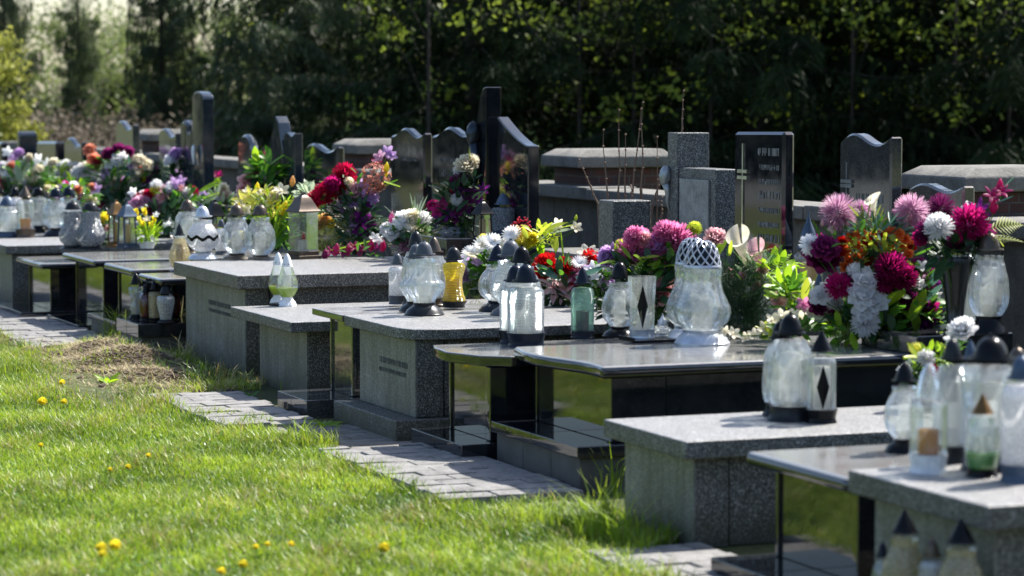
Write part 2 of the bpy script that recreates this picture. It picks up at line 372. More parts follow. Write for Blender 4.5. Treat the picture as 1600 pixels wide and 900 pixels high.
def polished_tomb(label, u0, u1, v0, h, L=1.9, th=.05, o=.07, style='', mat=None, plinth=.06, pv=-.12, block=0, panel_in=.10, round_=.02, post=True, pu=None):
    w = u1-u0; mat = mat or M_BLK
    t = thing('tomb', label, 'tomb', G(v0, u0), TH, 'graves in the row')
    z0 = 0
    if block:
        mb = MB()
        for k in range(3): mb.box(pv+.02, pv+.32, .02+k*(w-.04)/3+.002, .02+(k+1)*(w-.04)/3-.002, 0, block)
        mb.box(pv+.324, L-.1, .02, w-.02, 0, block); obj('foundation_block', mb, plain('grey block', (.07, .07, .072), .6), t, bevel=.004); z0 = block+.001
    pz = z0+plinth
    mb = MB(); mb.box(pv, .35, 0, w*.52-.002, z0, pz); mb.box(pv, .35, w*.52+.002, w, z0, pz); obj('plinth', mb, mat, t, bevel=.004)
    mb = MB(); mb.box(.352, L-.02, .01, w-.01, z0, pz-.005); obj('plinth', mb, mat, t, bevel=.004)
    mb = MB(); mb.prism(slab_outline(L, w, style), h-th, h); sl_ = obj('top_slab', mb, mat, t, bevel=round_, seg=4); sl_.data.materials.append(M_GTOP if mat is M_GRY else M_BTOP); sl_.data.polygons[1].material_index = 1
    zt = h-th-.002
    mb = MB(); mb.box(panel_in, panel_in+.03, o+.062, w-o-.022, pz+.001, zt); obj('foot_panel', mb, mat, t, bevel=.002)
    mb = MB(); mb.box(panel_in-.012, panel_in+.25, o, o+.06, pz+.001, zt-.0008); obj('corner_post', mb, mat, t, bevel=.006)
    mb = MB(); mb.box(panel_in-.012, panel_in+.03, w-o-.02, w-o, pz+.001, zt-.0008); obj('corner_post', mb, mat, t, bevel=.004)
    for y in (o+.01, w-o-.05):
        mb = MB(); mb.box(panel_in+.254, L-.04, y, y+.04, pz+.001, zt-.0012); obj('side_panel', mb, mat, t, bevel=.003)
    return t
VF = 4.45
t0_ = terrazzo_tomb('grey terrazzo tomb at the near right corner with jar lanterns at its foot', 6.72, 7.56, 4.22, .50, th=.075, style='')
mb = MB(); mb.box(-.28, .0645, -.05, .84, 0, .12); obj('plinth', mb, M_TER, t0_, bevel=.006)
polished_tomb('black polished tomb with pale rounded edge and mirror panel, second from the near right corner', 7.70, 8.43, 4.29, .45, round_=.024, plinth=.08, pv=-.13, panel_in=.10)
terrazzo_tomb('terrazzo tomb carrying only two clear lanterns, one with a black diamond', 8.95, 9.70, 4.31, .42, th=.07)
polished_tomb('black polished tomb with wavy slab edge under the two lattice topped lanterns', 10.42, 11.42, 4.58, .55, th=.055, style='wave', plinth=.05, block=.16, pv=-.07, panel_in=.13)
polished_tomb('black polished tomb with pointed slab carrying two ribbed clear lanterns', 11.46, 12.14, 4.46, .50, th=.05, style='point', plinth=.10, pv=-.08, panel_in=.10, round_=.008)
terrazzo_tomb('terrazzo tomb with rounded slab corner carrying the yellow glass lantern', 12.36, 13.34, 4.44, .555, th=.055, style='round', plinth=.11, ins=(.18, .62, .62))
polished_tomb('grey polished tomb with mirror panel between two terrazzo tombs', 13.46, 13.98, 4.47, .545, th=.035, mat=M_GRY, plinth=.10, pv=-.2, panel_in=.09, round_=.004)
terrazzo_tomb('short terrazzo tomb carrying the two white capped lanterns', 14.22, 15.42, 4.42, .45, th=.06, o=.14)
terrazzo_tomb('wide double terrazzo tomb in brown grey with cut glass lanterns on its edge', 15.6, 17.1, 4.52, .62, th=.085, body=M_TERB, ins=(.25, .6, .62))
polished_tomb('small dark polished tomb with jars stored under its slab edge', 17.38, 17.98, 4.50, .49, mat=M_BLK2, th=.05, panel_in=.36, round_=.02, block=.10, plinth=.09, pv=-.15)
polished_tomb('black polished tomb on grey blocks left of the stored jars', 18.22, 19.06, 4.52, .50, block=.10, plinth=.04, pv=-.12)
polished_tomb('long black polished tomb carrying the blue grey house lantern', 19.2, 20.25, 4.48, .51, plinth=.04, pv=-.12)
polished_tomb('low black polished tomb with mirror panel near the left edge', 20.4, 21.35, 4.35, .42, th=.045, plinth=.05, pv=-.16)
terrazzo_tomb('terrazzo tomb at the left edge carrying a row of clear lanterns', 21.5, 22.7, 4.3, .50)
polished_tomb('black polished tomb under white leafed lilies at far left', 23.0, 24.0, 4.45, .50)
terrazzo_tomb('far terrazzo tomb beyond the left lantern row', 24.5, 25.6, 4.45, .50)
polished_tomb('far black polished tomb beneath the arched monument', 25.8, 26.9, 4.45, .48)
terrazzo_tomb('far pale terrazzo tomb left of the arched monument', 27.6, 28.8, 4.45, .50)
polished_tomb('very far black tomb at the left end of the row', 29.4, 30.6, 4.45, .50)
terrazzo_tomb('very far terrazzo tomb, last one at the left end', 31.2, 32.4, 4.45, .50)
# ================================================================= HEADSTONES
def wave_top(w, zl, zr, amp, kind='s', n=36):
    out = []
    for k in range(n+1):
        t = k/n                                 # t = 0 at the right (near) end, 1 at the left (far) end
        if kind == 's': z = zr+(zl-zr)*t+amp*(.95*math.sin(math.pi*(2*t+1)) if t < .5 else 1.05*math.sin(math.pi*(2*t-1)))
        elif kind == 'flat': z = zr+(zl-zr)*t
        elif kind == 'arch': z = zr+amp*math.sqrt(max(0, 1-(2*t-1)**2))
        elif kind == 'ww': z = zr+(zl-zr)*t+amp*(-.8*math.sin(math.pi*2.6*(t))**1+.25*t)
        elif kind == 'slope': z = zr+(zl-zr)*(t**1.5)
        elif kind == 'quarter': z = zr+(zl-zr)+amp*(math.sqrt(max(0, 1-t*t))-1)
        out.append((t*w, z))
    return out
def headstone(label, pxl, pxr, pyl, pyr, V=6.5, th=.07, amp=.03, kind='s', mat=None, basez=0., name='headstone', ins=None, insmat=None, extra=None):
    ul, zl = onv(pxl, pyl, V); ur, zr = onv(pxr, pyr, V); w = ul-ur; mat = mat or M_BLK
    t = thing(name, label, 'headstone', G(V, ur), TH)
    mb = MB(); pts = wave_top(w, zl, zr, amp, kind)
    mb.prism([(0, .30)]+pts+[(w, .30)], 0, th, 'x')
    o = obj('slab', mb, mat, t); b = o.modifiers.new('chamfer', 'BEVEL'); b.width = .024; b.segments = 1; b.limit_method = 'ANGLE'; b.angle_limit = R(40)
    mb = MB(); mb.box(-.06, th+.08, -.06, w+.06, 0, .299); obj('base', mb, mat, t, bevel=.008)
    if ins: inscription(t, -.0006, w*ins[0], w*ins[1], [(min(zl, zr)-z, hh) for z, hh in ins[2]], insmat or M_INKL, int(pxl))
    return t, w, zl, zr
def cross_mark(parent, y, z, hh, ww, mat, x=-.001, lw=.006):
    mb = MB(); mb.box(x-.006, x, y-lw, y+lw, z, z+hh); mb.box(x-.009, x, y-ww/2, y+ww/2, z+hh*.66, z+hh*.66+.018); mb.box(x-.009, x, y-ww/2, y+ww/2, z+hh*.72, z+hh*.72+.018)
    return obj('cross', mb, mat, parent)
IN1 = [(.12+.075*k, .028 if k % 3 else .04) for k in range(8)]
IN2 = [(.3, .035), (.36, .035), (.42, .02)]
headstone('low black headstone with wave top behind the dark allium bloom', 1418, 1505, 296, 290, V=6.85, amp=.025, ins=(.1, .6, [(.16, .03), (.22, .02)]), mat=M_GRY)
t, w, zl, zr = headstone('tall grey granite headstone with a wavy top and thin engraved cross', 1312, 1392, 222, 213, V=6.7, amp=.035, mat=M_GRY, ins=(.12, .7, [(.3, .045), (.37, .03)]), insmat=plain('soft engraving', (.16, .165, .17), .5))
cross_mark(t, w*.84, zl-.48, .38, .11, plain('soft engraving', (.16, .165, .17), .5), lw=.004)
t, w, zl, zr = headstone('tall flat topped black headstone with slim steel cross', 1147, 1224, 206, 206, kind='flat', amp=0, ins=(.06, .5, IN1))
cross_mark(t, w*.80, zl-.62, .56, .11, M_SILV)
def head(mb, c, r, drop):                      # a bearded head in low relief: skull, hair locks, nose, chin and a trailing ribbon below
    c = Vector(c); vs = []; n, m = 16, 12
    for i in range(m+1):
        f = math.pi*i/m
        for k in range(n):
            a = 2*math.pi*k/n; x, y, z = math.sin(f)*math.cos(a), math.sin(f)*math.sin(a), math.cos(f)
            rr = 1+.10*math.sin(a*5+f*3)*(x > -.3)+.12*max(0, -x)*max(0, -z)*1.2
            if abs(y) < .25 and x < 0 and -.25 < z < .15: rr += .22
            if .12 < abs(y) < .45 and x < 0 and .1 < z < .35: rr -= .12
            vs.append(c+Vector((x*rr*r*.8, y*rr*r*.8, z*rr*r*1.15-(.25*r if z < -.6 and x < 0 else 0))))
    mb.add(vs, [(i*n+k, (i+1)*n+k, (i+1)*n+(k+1) % n, i*n+(k+1) % n) for i in range(m) for k in range(n)])
    mb.tube([c+Vector((.0, .0, -r)), c+Vector((.01, -.25*r, -r-drop*.3)), c+Vector((.015, .1*r, -r-drop*.65)), c+Vector((.02, -.2*r, -r-drop))], [r*.55, r*.4, r*.25, r*.08], 7)
# the terrazzo headstone with a cross pillar and Christ's head
ul, zt = onv(1043, 207, 6.5); ur, zr = onv(1115, 265, 6.5)
t = thing('headstone', 'terrazzo headstone with a tall pillar, inset grey plaque and sculpted metal head', 'headstone', G(6.5, ur), TH); w = ul-ur
mb = MB(); mb.box(0, .20, w*.78, w, 0, zt); obj('pillar', mb, M_TER, t, bevel=.006)
mb = MB(); mb.box(.01, .16, 0, w*.78-.003, .0, zr); obj('tablet', mb, M_TER, t, bevel=.006)
mb = MB(); mb.box(-.004, .009, .06, w*.72, .55, zr-.06); p = obj('plaque', mb, concrete('pale plaque', (.3, .3, .3), .5, 9), t, bevel=.003)
inscription(t, -.005, .1, w*.62, [(zr-.35, .03), (zr-.42, .03)], plain('faint lettering', (.17, .17, .17), .6), 5)
mb = MB(); head(mb, (-.02, w*.97, zt-.24), .045, .16); obj('sculpted_head', mb, plain('aged pewter', (.35, .37, .38), .4, .6, bmp=.003), t, smooth=True)
# terrazzo block planter
uu, zz = onv(935, 312, 6.2)
t = thing('stone_block', 'square terrazzo block standing before the bare stems', 'stone block', G(6.2, uu-.2), TH)
mb = MB(); mb.box(0, .24, 0, .2, 0, zz); obj('block', mb, M_TER, t, bevel=.008)
mb = MB(); mb.box(-.05, .3, -.08, .28, 0, .58); obj('base', mb, M_TER, t, bevel=.008)
uu, zz = onv(862, 388, 6.2)
t = thing('stone_ledge', 'low stepped concrete ledge between wall and flowers', 'ledge', G(6.25, 14.5), TH)
mb = MB(); mb.box(0, .35, 0, 1.4, 0, .6); obj('lower_step', mb, M_CONC, t, bevel=.01)
mb = MB(); mb.box(.37, .75, 0, 1.5, 0, .72); obj('upper_step', mb, M_CONC, t, bevel=.01)
t = thing('stone_shelf', 'low dark granite shelf under the vase and the pine cone shaped lantern', 'shelf', G(6.12, 10.35), TH)
mb = MB(); mb.box(0, .5, 0, .5, .551, .636); obj('shelf_slab', mb, M_BLK2, t, bevel=.006)
mb = MB(); mb.box(.3, .5, .02, .06, 0, .55); obj('support', mb, M_BLK2, t)
t = thing('stone_shelf', 'dark granite shelf before the tallest monument holding two small lanterns', 'shelf', G(5.9, 15.7), TH)
mb = MB(); mb.box(0, .53, 0, .62, .622, .811); obj('shelf_block', mb, M_BLK2, t, bevel=.006)
# the big black monument: pillar, right wing and bronze head
ul, zt = onv(745, 136, 6.45); ur, _ = onv(757, 136, 6.45); u2, z2 = onv(825, 228, 6.5); u1, z1 = onv(780, 182, 6.5)
t = thing('monument', 'tallest black monument with arched pillar, sloping right wing and dark sculpted head', 'monument', G(6.45, u2), TH)
a, b_ = ur-u2, ul-u2
mb = MB(); pw = .38
pts = [(a-.02, .3)]+[(a-.02, zt)]+[(a-.02+(b_-a+.05)*k/8, zt-.32*(k/8)**2.4) for k in range(1, 9)]+[(b_+.03, .3)]
mb.prism(pts, 0, .11, 'x'); obj('pillar', mb, M_BLK, t, bevel=.006)
mb = MB(); ww = u1-u2+.04
pts = [(0, .3)]+[(ww*k/10, z2+(z1-z2)*(k/10)**1.4) for k in range(11)]+[(ww, .3)]
mb.prism(pts, .05, .13, 'x'); obj('wing', mb, M_BLK, t, bevel=.008)
mb = MB(); mb.box(-.06, .34, -.06, b_+.06, 0, .298); obj('base', mb, M_BLK, t, bevel=.008)
mb = MB(); head(mb, (-.035, b_-.03, zt-.30), .062, .42); obj('sculpted_head', mb, plain('dark bronze', (.03, .04, .055), .3, .8, bmp=.003), t, smooth=True)
headstone('black headstone with double wave top beside the tallest monument', 674, 738, 207, 204, amp=.035, kind='ww', ins=(.35, .8, [(.2, .03), (.3, .05)]), insmat=M_INK, V=6.52)
headstone('black headstone with double wave top, left one of the wavy pair', 610, 662, 207, 207, amp=.035, kind='ww', V=6.52, ins=(.2, .7, [(.2, .03)]), insmat=M_INK)
headstone('mid grey wavy headstone left of a brick pillar', 474, 526, 232, 228, amp=.035, mat=M_BLK)
headstone('slim headstone with dipped top beside the pointed stone', 443, 460, 212, 208, amp=.02, mat=M_DKB)
# pointed stone
ul, zl = onv(413, 262, 6.5); um, zm = onv(430, 181, 6.5); ur, zr = onv(441, 235, 6.5)
t = thing('headstone', 'pointed fin shaped dark headstone rising to a peak', 'headstone', G(6.5, ur), TH)
mb = MB(); w = ul-ur; pk = um-ur
mb.prism([(0, .3), (0, zr), (pk*.55, zr+(zm-zr)*.8), (pk, zm), (pk+(w-pk)*.35, zm-.16), (pk+(w-pk)*.7, zl+.1), (w, zl), (w, .3)], 0, .1, 'x'); obj('slab', mb, M_DKB, t, bevel=.008)
mb = MB(); mb.box(-.05, .16, -.05, w+.05, 0, .298); obj('base', mb, M_DKB, t, bevel=.006)
headstone('small round topped grey headstone behind pink roses', 371, 392, 236, 234, kind='arch', amp=.13, mat=M_GRY)
# far tall stepped monument
ul, _ = onv(300, 150, 6.5); ur, zt = onv(317, 150, 6.5)
t = thing('monument', 'tall arched dark monument with stepped shoulder at the far left', 'monument', G(6.5, ur), TH); w = ul-ur
mb = MB(); mb.prism([(0, .3)]+wave_top(w, zt-.03, zt-.03, .07, 'arch')+[(w, .3)], 0, .10, 'x'); obj('pillar', mb, M_DKB, t, bevel=.008)
mb = MB(); mb.prism([(w+.003, .3), (w+.003, zt-.30), (w+.15, zt-.36), (w+.3, zt-.22), (w+.3, .3)], .0, .14, 'x'); obj('shoulder', mb, M_DKB, t, bevel=.008)
mb = MB(); mb.box(-.08, .3, -.08, w+.4, 0, .298); obj('base', mb, M_DKB, t, bevel=.008)
mb = MB(); mb.lathe([(.006, -.12), (.016, -.05), (.022, 0), (.016, .04), (.005, .06)], 10, (-.03, w*.6, zt-.5), flutes=4, amp=.15); obj('figure', mb, plain('white figure', (.7, .72, .75), .5), t, smooth=True)
headstone('grey wavy headstone just left of the far arched monument', 248, 275, 208, 207, amp=.04, mat=M_GRY)
headstone('narrow far headstone with rounded cap between two grey stones', 281, 292, 197, 197, kind='arch', amp=.05, mat=M_DKB)
headstone('pale grey wavy headstone standing highest among the left group', 180, 208, 197, 194, amp=.045, mat=M_GRY)
headstone('far dark headstone with wave top above lanterns at left', 100, 128, 222, 221, amp=.045, mat=M_BLK)
headstone('far wide headstone with flat top at left', 57, 87, 221, 221, kind='flat', amp=0, mat=M_BLK2, th=.12)
headstone('far slab headstone with rounded top near the left edge', 26, 30, 212, 212, kind='arch', amp=.05, mat=M_DKB, th=.22)
headstone('far headstone cut off by the left edge', -20, 2, 222, 222, kind='flat', amp=0, mat=M_BLK2, th=.1)
# ================================================================= GRAVE LANTERNS
GP = {'pear': [(0,.60),(.05,.72),(.14,.92),(.25,1),(.36,.99),(.5,.86),(.64,.72),(.78,.66),(.92,.67),(1,.70)],
 'globe': [(0,.45),(.06,.62),(.18,.88),(.32,.99),(.45,1),(.6,.96),(.75,.80),(.86,.62),(.92,.58),(1,.62)],
 'hour': [(0,.48),(.10,.58),(.22,.80),(.36,.97),(.42,1),(.46,.96),(.55,.74),(.7,.58),(.88,.52),(1,.55)],
 'waist': [(0,1),(.08,.97),(.2,.82),(.42,.70),(.58,.72),(.78,.88),(.86,.96),(.92,.98),(1,.85)],
 'cyl': [(0,.90),(.04,.95),(.2,.96),(.8,.96),(.93,.95),(.98,.8),(1,.72)],
 'jar': [(0,.75),(.06,.88),(.2,.96),(.45,1),(.7,.96),(.84,.88),(.93,.72),(1,.66)],
 'pine': [(0,.55),(.06,.75),(.2,.95),(.36,1),(.6,.95),(.82,.80),(.94,.68),(1,.7)],
 'spool': [(0,.68),(.12,.7),(.3,.82),(.42,.7),(.6,.66),(.78,.95),(.9,1),(1,.85)],
 'vase': [(0,.62),(.15,.68),(.45,.85),(.75,1),(.9,.98),(1,.8)],
 'cup': [(0,.82),(.05,.88),(.5,.9),(.95,1),(1,1)],
 'egg': [(0,.45),(.1,.72),(.25,.94),(.4,1),(.6,.9),(.8,.66),(1,.5)]}
LP = {'dome': [(0,1.0),(.05,1.06),(.10,1.06),(.12,.97),(.3,.93),(.5,.80),(.62,.64),(.73,.38),(.77,.21),(.82,.19),(.84,.3),(.98,.3),(1,.24)],
 'point': [(0,1),(.04,1.05),(.10,1.05),(.12,.98),(.35,.88),(.58,.62),(.76,.34),(.84,.2),(.87,.19),(.89,.28),(.99,.27),(1,.2)],
 'cone': [(0,1.04),(.08,1.05),(.2,.93),(.5,.66),(.75,.42),(.86,.3),(.9,.2),(.93,.26),(1,.22)],
 'bullet': [(0,.95),(.1,1),(.35,.9),(.6,.68),(.8,.42),(.93,.2),(1,.05)],
 'bell': [(0,1.15),(.04,1.17),(.1,1.02),(.25,.85),(.5,.66),(.7,.48),(.85,.22),(.9,.12),(.93,.16),(1,.1)]}
G_CL = glass('clear cut glass', milk=.12, scale=70, dist=.0012, pat='STREAK')
G_DI = glass('diamond cut glass', milk=.13, scale=34, dist=.0022, pat='VORO')
G_RB = glass('ribbed glass', tint=(.9, .96, .95), milk=.2, scale=130, dist=.003, pat='WAVE')
G_GR = glass('pale green glass', tint=(.55, .82, .68), milk=.12, milkc=(.45, .7, .58), scale=130, pat='WAVE')
G_YE = glass('yellow glass', tint=(1, .86, .08), milk=.5, milkc=(.98, .8, .04), scale=110, pat='WAVE')
G_RD = glass('dark red glass', tint=(.4, .05, .03), milk=.4, milkc=(.18, .02, .015), scale=60)
G_GD = glass('gold tinted glass', tint=(.95, .88, .65), milk=.4, milkc=(.75, .66, .4), scale=120, pat='VORO')
G_WH = glass('white frosted glass', tint=(.9, .92, .95), milk=.6, milkc=(.85, .86, .9), scale=120)
G_SM = glass('thin pane glass', milk=.05, scale=12, dist=.001)
G_SP = glass('mirror speckled glass', tint=(.35, .38, .42), milk=.5, milkc=(.4, .43, .48), scale=90, dist=.01, pat='VORO', rough=.15)
def pl(n, c, r=.38, m=0.):
    q = plain(n, c, r, m, .18, 25); q.node_tree.nodes['Principled BSDF'].inputs['Specular IOR Level'].default_value = .16; return q
LC = {'black': pl('black lid plastic', (.006, .0065, .008), .24), 'navy': pl('navy lid plastic', (.010, .016, .028), .26), 'grey': pl('grey lid plastic', (.09, .10, .12), .35),
      'brown': pl('brown metal lid', (.10, .08, .065), .35, .6), 'silver': pl('silver plastic', (.55, .58, .64), .3, .5), 'white': pl('white plastic', (.8, .81, .83), .4),
      'bronze': pl('bronze lid', (.16, .09, .035), .35, .5), 'slate': pl('slate blue metal', (.07, .1, .15), .38, .2), 'gold': pl('gold plastic', (.5, .38, .08), .3, .6),
      'dgrey': pl('dark grey lid', (.025, .028, .032), .3, .2)}
def candlemat(n, c, em=0):
    m = leafy('candle '+n, c, .5, .25, .08)
    if n == 'white':                            # the translucent plastic insert of the lanterns
        t = m.node_tree; o = t.nodes['Material Output']; src = o.inputs[0].links[0].from_socket; x = t.nodes.new('ShaderNodeMixShader'); r = t.nodes.new('ShaderNodeBsdfTransparent')
        x.inputs[0].default_value = .32; t.links.new(r.outputs[0], x.inputs[1]); t.links.new(src, x.inputs[2]); t.links.new(x.outputs[0], o.inputs[0])
    return m
CN = {'white': candlemat('white', (.8, .79, .74)), 'cream': candlemat('cream', (.75, .6, .36)), 'amber': candlemat('amber', (.75, .36, .08)), 'green': candlemat('green', (.18, .6, .02)),
      'lime': candlemat('lime', (.62, .8, .03)), 'red': candlemat('red', (.6, .02, .015)), 'brown': candlemat('brown', (.16, .08, .04)), 'black': candlemat('black', (.012, .012, .012)), 'yellow': candlemat('yellow', (.95, .78, .04)), 'gold': candlemat('gold', (.45, .33, .08))}
def lantern(label, px, py, hpx, wpx, sh, gl='jar', gm=None, lid='dome', lc='black', bc=None, base=.13, lidf=.27, bflare=1.0, btop=.6, fl=0, amp=.0, tw=0., candle='white', ch=.8, cr=.5,
            fill=None, seg=56, motif=None, name='grave_lantern', group='grave lanterns on the tombs', lattice=False, bseg=None, dz=0):
    p = at(px, py, sh); ppm = F/p.y; H = hpx/ppm; Rr = wpx/2/ppm
    t = thing(name, label, 'grave lantern', p, random.uniform(0, 6.28), group)
    if not fl and gl != 'cup': fl, amp, tw = (14, .022, .5)
    gm = gm or G_CL; bc = bc or lc; b0 = H*base; l0 = H*(1-lidf); gh = l0-b0; pr = GP[gl]; rt = pr[-1][1]*Rr; rb = pr[0][1]*Rr
    if base > 0:
        mb = MB(); rb2 = Rr*bflare*.95
        mb.lathe([(rb2, 0), (rb2, b0*.12), (rb2*.95, b0*.2), (rb2*.8+rb*.15, b0*.45), (rb*1.08, b0*.85), (rb*1.12, b0*1.06)], bseg or seg, flutes=(fl if bc in ('white',) else 0), amp=.03)
        obj('base', mb, LC[bc], t, smooth=True, angle=45)
    mb = MB()
    # interpolate the profile so the flutes twist smoothly
    ts = [k/22 for k in range(23)]; prof = []
    for s in ts:
        for (a, ra), (b_, rb_) in zip(pr, pr[1:]):
            if a <= s <= b_+1e-6: q = (s-a)/(b_-a); q = q*q*(3-2*q)*.4+q*.6; prof.append(((ra+(rb_-ra)*q)*Rr, b0+gh*s)); break
    mb.lathe(prof, seg, flutes=fl, amp=amp, twist=tw, cap=False); g = obj('glass', mb, gm, t, smooth=True)
    if candle:
        mb = MB(); r = min(rb, rt if gl not in ('cup',) else rb)*cr*1.5; r = min(r, Rr*.62)
        mb.lathe([(r*.92, b0+.004), (r, b0+.01), (r, b0+gh*ch), (r*.85, b0+gh*ch+.004), (r*.2, b0+gh*ch+.002)], 16); obj('candle', mb, CN[candle], t, smooth=True, angle=50)
    if fill:
        nf = [(r*.93, z) for r, z in prof if z <= b0+gh*.36]; mb = MB(); mb.lathe(nf, seg); obj('coloured_bowl', mb, CN[fill], t, smooth=True, angle=50)
    if motif:                                  # dark diamond on the side that faces the path
        mb = MB(); a0 = -math.pi/2-t.rotation_euler.z; zc = b0+gh*.45; hh = gh*.42; ww_ = .42
        vs = []
        for (da, dz_) in ((0, hh), (ww_, 0), (0, -hh), (-ww_, 0)):
            rr = np.interp(zc+dz_, [q[1] for q in prof], [q[0] for q in prof])*1.03
            vs.append((rr*math.cos(a0+da), rr*math.sin(a0+da), zc+dz_))
        rr = np.interp(zc, [q[1] for q in prof], [q[0] for q in prof])*1.05; vs.append((rr*math.cos(a0), rr*math.sin(a0), zc))
        mb.add(vs, [(0, 1, 4), (1, 2, 4), (2, 3, 4), (3, 0, 4)]); obj('diamond_motif', mb, LC['black'], t)
    if lid and lattice:
        mb = MB(); N = 12; rr = rt*.86; hh = H*lidf
        def dome(f, a): return (rr*1.03*math.cos(a)*math.cos(f*math.pi/2*.93)**.55, rr*1.03*math.sin(a)*math.cos(f*math.pi/2*.93)**.55, l0+hh*.1+hh*.88*math.sin(f*math.pi/2*.93)**1.0*(.35*f+.65))
        for k in range(N):
            for s in (1, -1): mb.tube([dome(j/8, k*2*math.pi/N+s*j/8*1.25) for j in range(9)], [.0042*(1-.45*j/8) for j in range(9)], 5)
        mb.lathe([(rr*1.08, l0-.002), (rr*1.12, l0+hh*.05), (rr*1.06, l0+hh*.12)], 32, flutes=16, amp=.02); o = obj('lattice_lid', mb, LC[lc], t, smooth=True, angle=60)
        mb = MB(); mb.lathe([(rr*.93*math.cos(f)**.55, l0+hh*.1+hh*.84*math.sin(f)*(.35*f/1.46+.65)) for f in [k*.146 for k in range(11)]], 20); obj('inner_dome', mb, LC['navy'], t, smooth=True)
    elif lid:
        mb = MB(); hh = H*lidf; mb.lathe([(max(.0015, r*rt*1.02), l0+hh*z) for r, z in LP[lid]], seg); l = obj('lid', mb, LC[lc] if not (lc == 'glass') else gm, t, smooth=True, angle=40)
        if lc != 'glass':                      # vent holes: dark discs on the lid skirt, shade inside given by colour
            mb = MB(); zz = l0+hh*.24; rr = np.interp(.24, [z for r, z in LP[lid]], [r for r, z in LP[lid]])*rt*1.03
            for k in range(8):
                a = k*math.pi/4; c = Vector((rr*math.cos(a), rr*math.sin(a), zz)); e1 = Vector((-math.sin(a), math.cos(a), 0))*rr*.09; e2 = Vector((0, 0, rr*.09))
                mb.add([c+e1*math.cos(q)+e2*math.sin(q) for q in [i*math.pi/3 for i in range(6)]], [tuple(range(6))])
            obj('vent_holes', mb, M_DARKVOID, l)
    return t
def house_lantern(label, px, py, hpx, wpx, sh, lc='slate', gm=None, roof=.34, candle='cream', rz=None, flare=1.0, clearpost=False, ch=.4, cc=None, stripe=None):
    p = at(px, py, sh); ppm = F/p.y; H = hpx/ppm; w = wpx/2/ppm*.8
    t = thing('house_lantern', label, 'grave lantern', p, TH+.25 if rz is None else rz, 'grave lanterns on the tombs'); m = LC[lc]
    b = H*.12; tz = H*(1-roof)
    mb = MB(); mb.box(-w, w, -w, w, 0, b*.45); mb.box(-w*.86, w*.86, -w*.86, w*.86, b*.451, b); obj('base', mb, m, t, bevel=.003)
    if not clearpost:
        for sx in (-1, 1):
            for sy in (-1, 1):
                mb = MB(); mb.tube([(sx*w*.78, sy*w*.78, b), (sx*w*.66, sy*w*.66, tz)], w*.12, 4); obj('corner_post', mb, m, t)
    mb = MB(); a, c = (.72, .6) if not clearpost else (.8, .8)
    mb.add([(-w*a, -w*a, b), (w*a, -w*a, b), (w*a, w*a, b), (-w*a, w*a, b), (-w*c, -w*c, tz), (w*c, -w*c, tz), (w*c, w*c, tz), (-w*c, w*c, tz)], [(0,1,5,4),(1,2,6,5),(2,3,7,6),(3,0,4,7)])
    obj('panes', mb, gm or G_SM, t)
    mb = MB(); q = [(.95, 0), (.98, .06), (.8, .2), (.62, .45), (.42, .72), (.16, .86), (.13, .95), (.18, 1)]
    vs = []; 
    for r, z in q:
        for sx, sy in ((-1, -1), (1, -1), (1, 1), (-1, 1)): vs.append((sx*r*w*flare, sy*r*w*flare, tz+H*roof*z))
    fs = [(i*4+k, i*4+(k+1) % 4, (i+1)*4+(k+1) % 4, (i+1)*4+k) for i in range(len(q)-1) for k in range(4)]+[(3, 2, 1, 0), tuple(range(len(q)*4-4, len(q)*4))]
    mb.add(vs, fs); obj('roof', mb, m, t, bevel=.002)
    mb = MB(); mb.lathe([(w*.36, b+.001), (w*.38, b+H*ch*.1), (w*.38, b+H*ch), (w*.1, b+H*ch+.003)], 14); obj('candle', mb, CN[cc or candle], t, smooth=True, angle=50)
    if stripe:
        mb = MB(); mb.lathe([(w*.15, b+H*ch+.004), (w*.12, b+H*ch+.03), (w*.03, b+H*ch+.05)], 10); obj('flame_cap', mb, CN[stripe], t, smooth=True)
    return t
hA, hB, hC, hD, hM, h5, h6 = .42, .55, .50, .555, .62, .545, .45
h0, h1 = .50, .45
# ---- near right corner, on the two nearest tombs
lantern('round clear lantern with black pointed lid, leftmost on the nearest black slab', 1412, 706, 142, 62, h1, 'globe', G_DI, 'point', 'black', base=.14)
lantern('transparent bullet lidded lantern with white ribbed base and amber candle', 1450, 738, 172, 60, h0, 'cyl', G_CL, 'bullet', 'glass', bc='white', base=.16, lidf=.33, candle='amber', ch=.45, fl=16, amp=.02)
lantern('tall clear lantern with dark grey lid behind the bullet lidded one', 1486, 722, 196, 60, h0, 'jar', G_RB, 'dome', 'dgrey', lidf=.22, fl=10, amp=.03)
lantern('slim clear lantern with slate blue lid between two taller ones', 1514, 716, 186, 34, h0, 'cyl', G_CL, 'point', 'slate', lidf=.2)
lantern('largest broad shouldered clear lantern with black lid near the right edge', 1546, 734, 212, 92, h0, 'vase', G_DI, 'dome', 'black', lidf=.23, base=.14, fl=8, amp=.02)
lantern('small jar lantern with green lower half and bronze lid', 1534, 744, 128, 54, h0, 'jar', G_CL, 'cone', 'bronze', bc='black', lidf=.28, base=.09, candle='white', fill='green', ch=.62)
lantern('clear lantern with peach coloured lid behind the right edge cluster', 1588, 700, 160, 60, h0, 'jar', G_CL, 'dome', 'brown', lidf=.26)
lantern('pale ribbed lantern cut off by the right edge of the picture', 1594, 752, 200, 64, h0, 'cyl', G_WH, 'dome', 'slate', lidf=.24, fl=18, amp=.02)
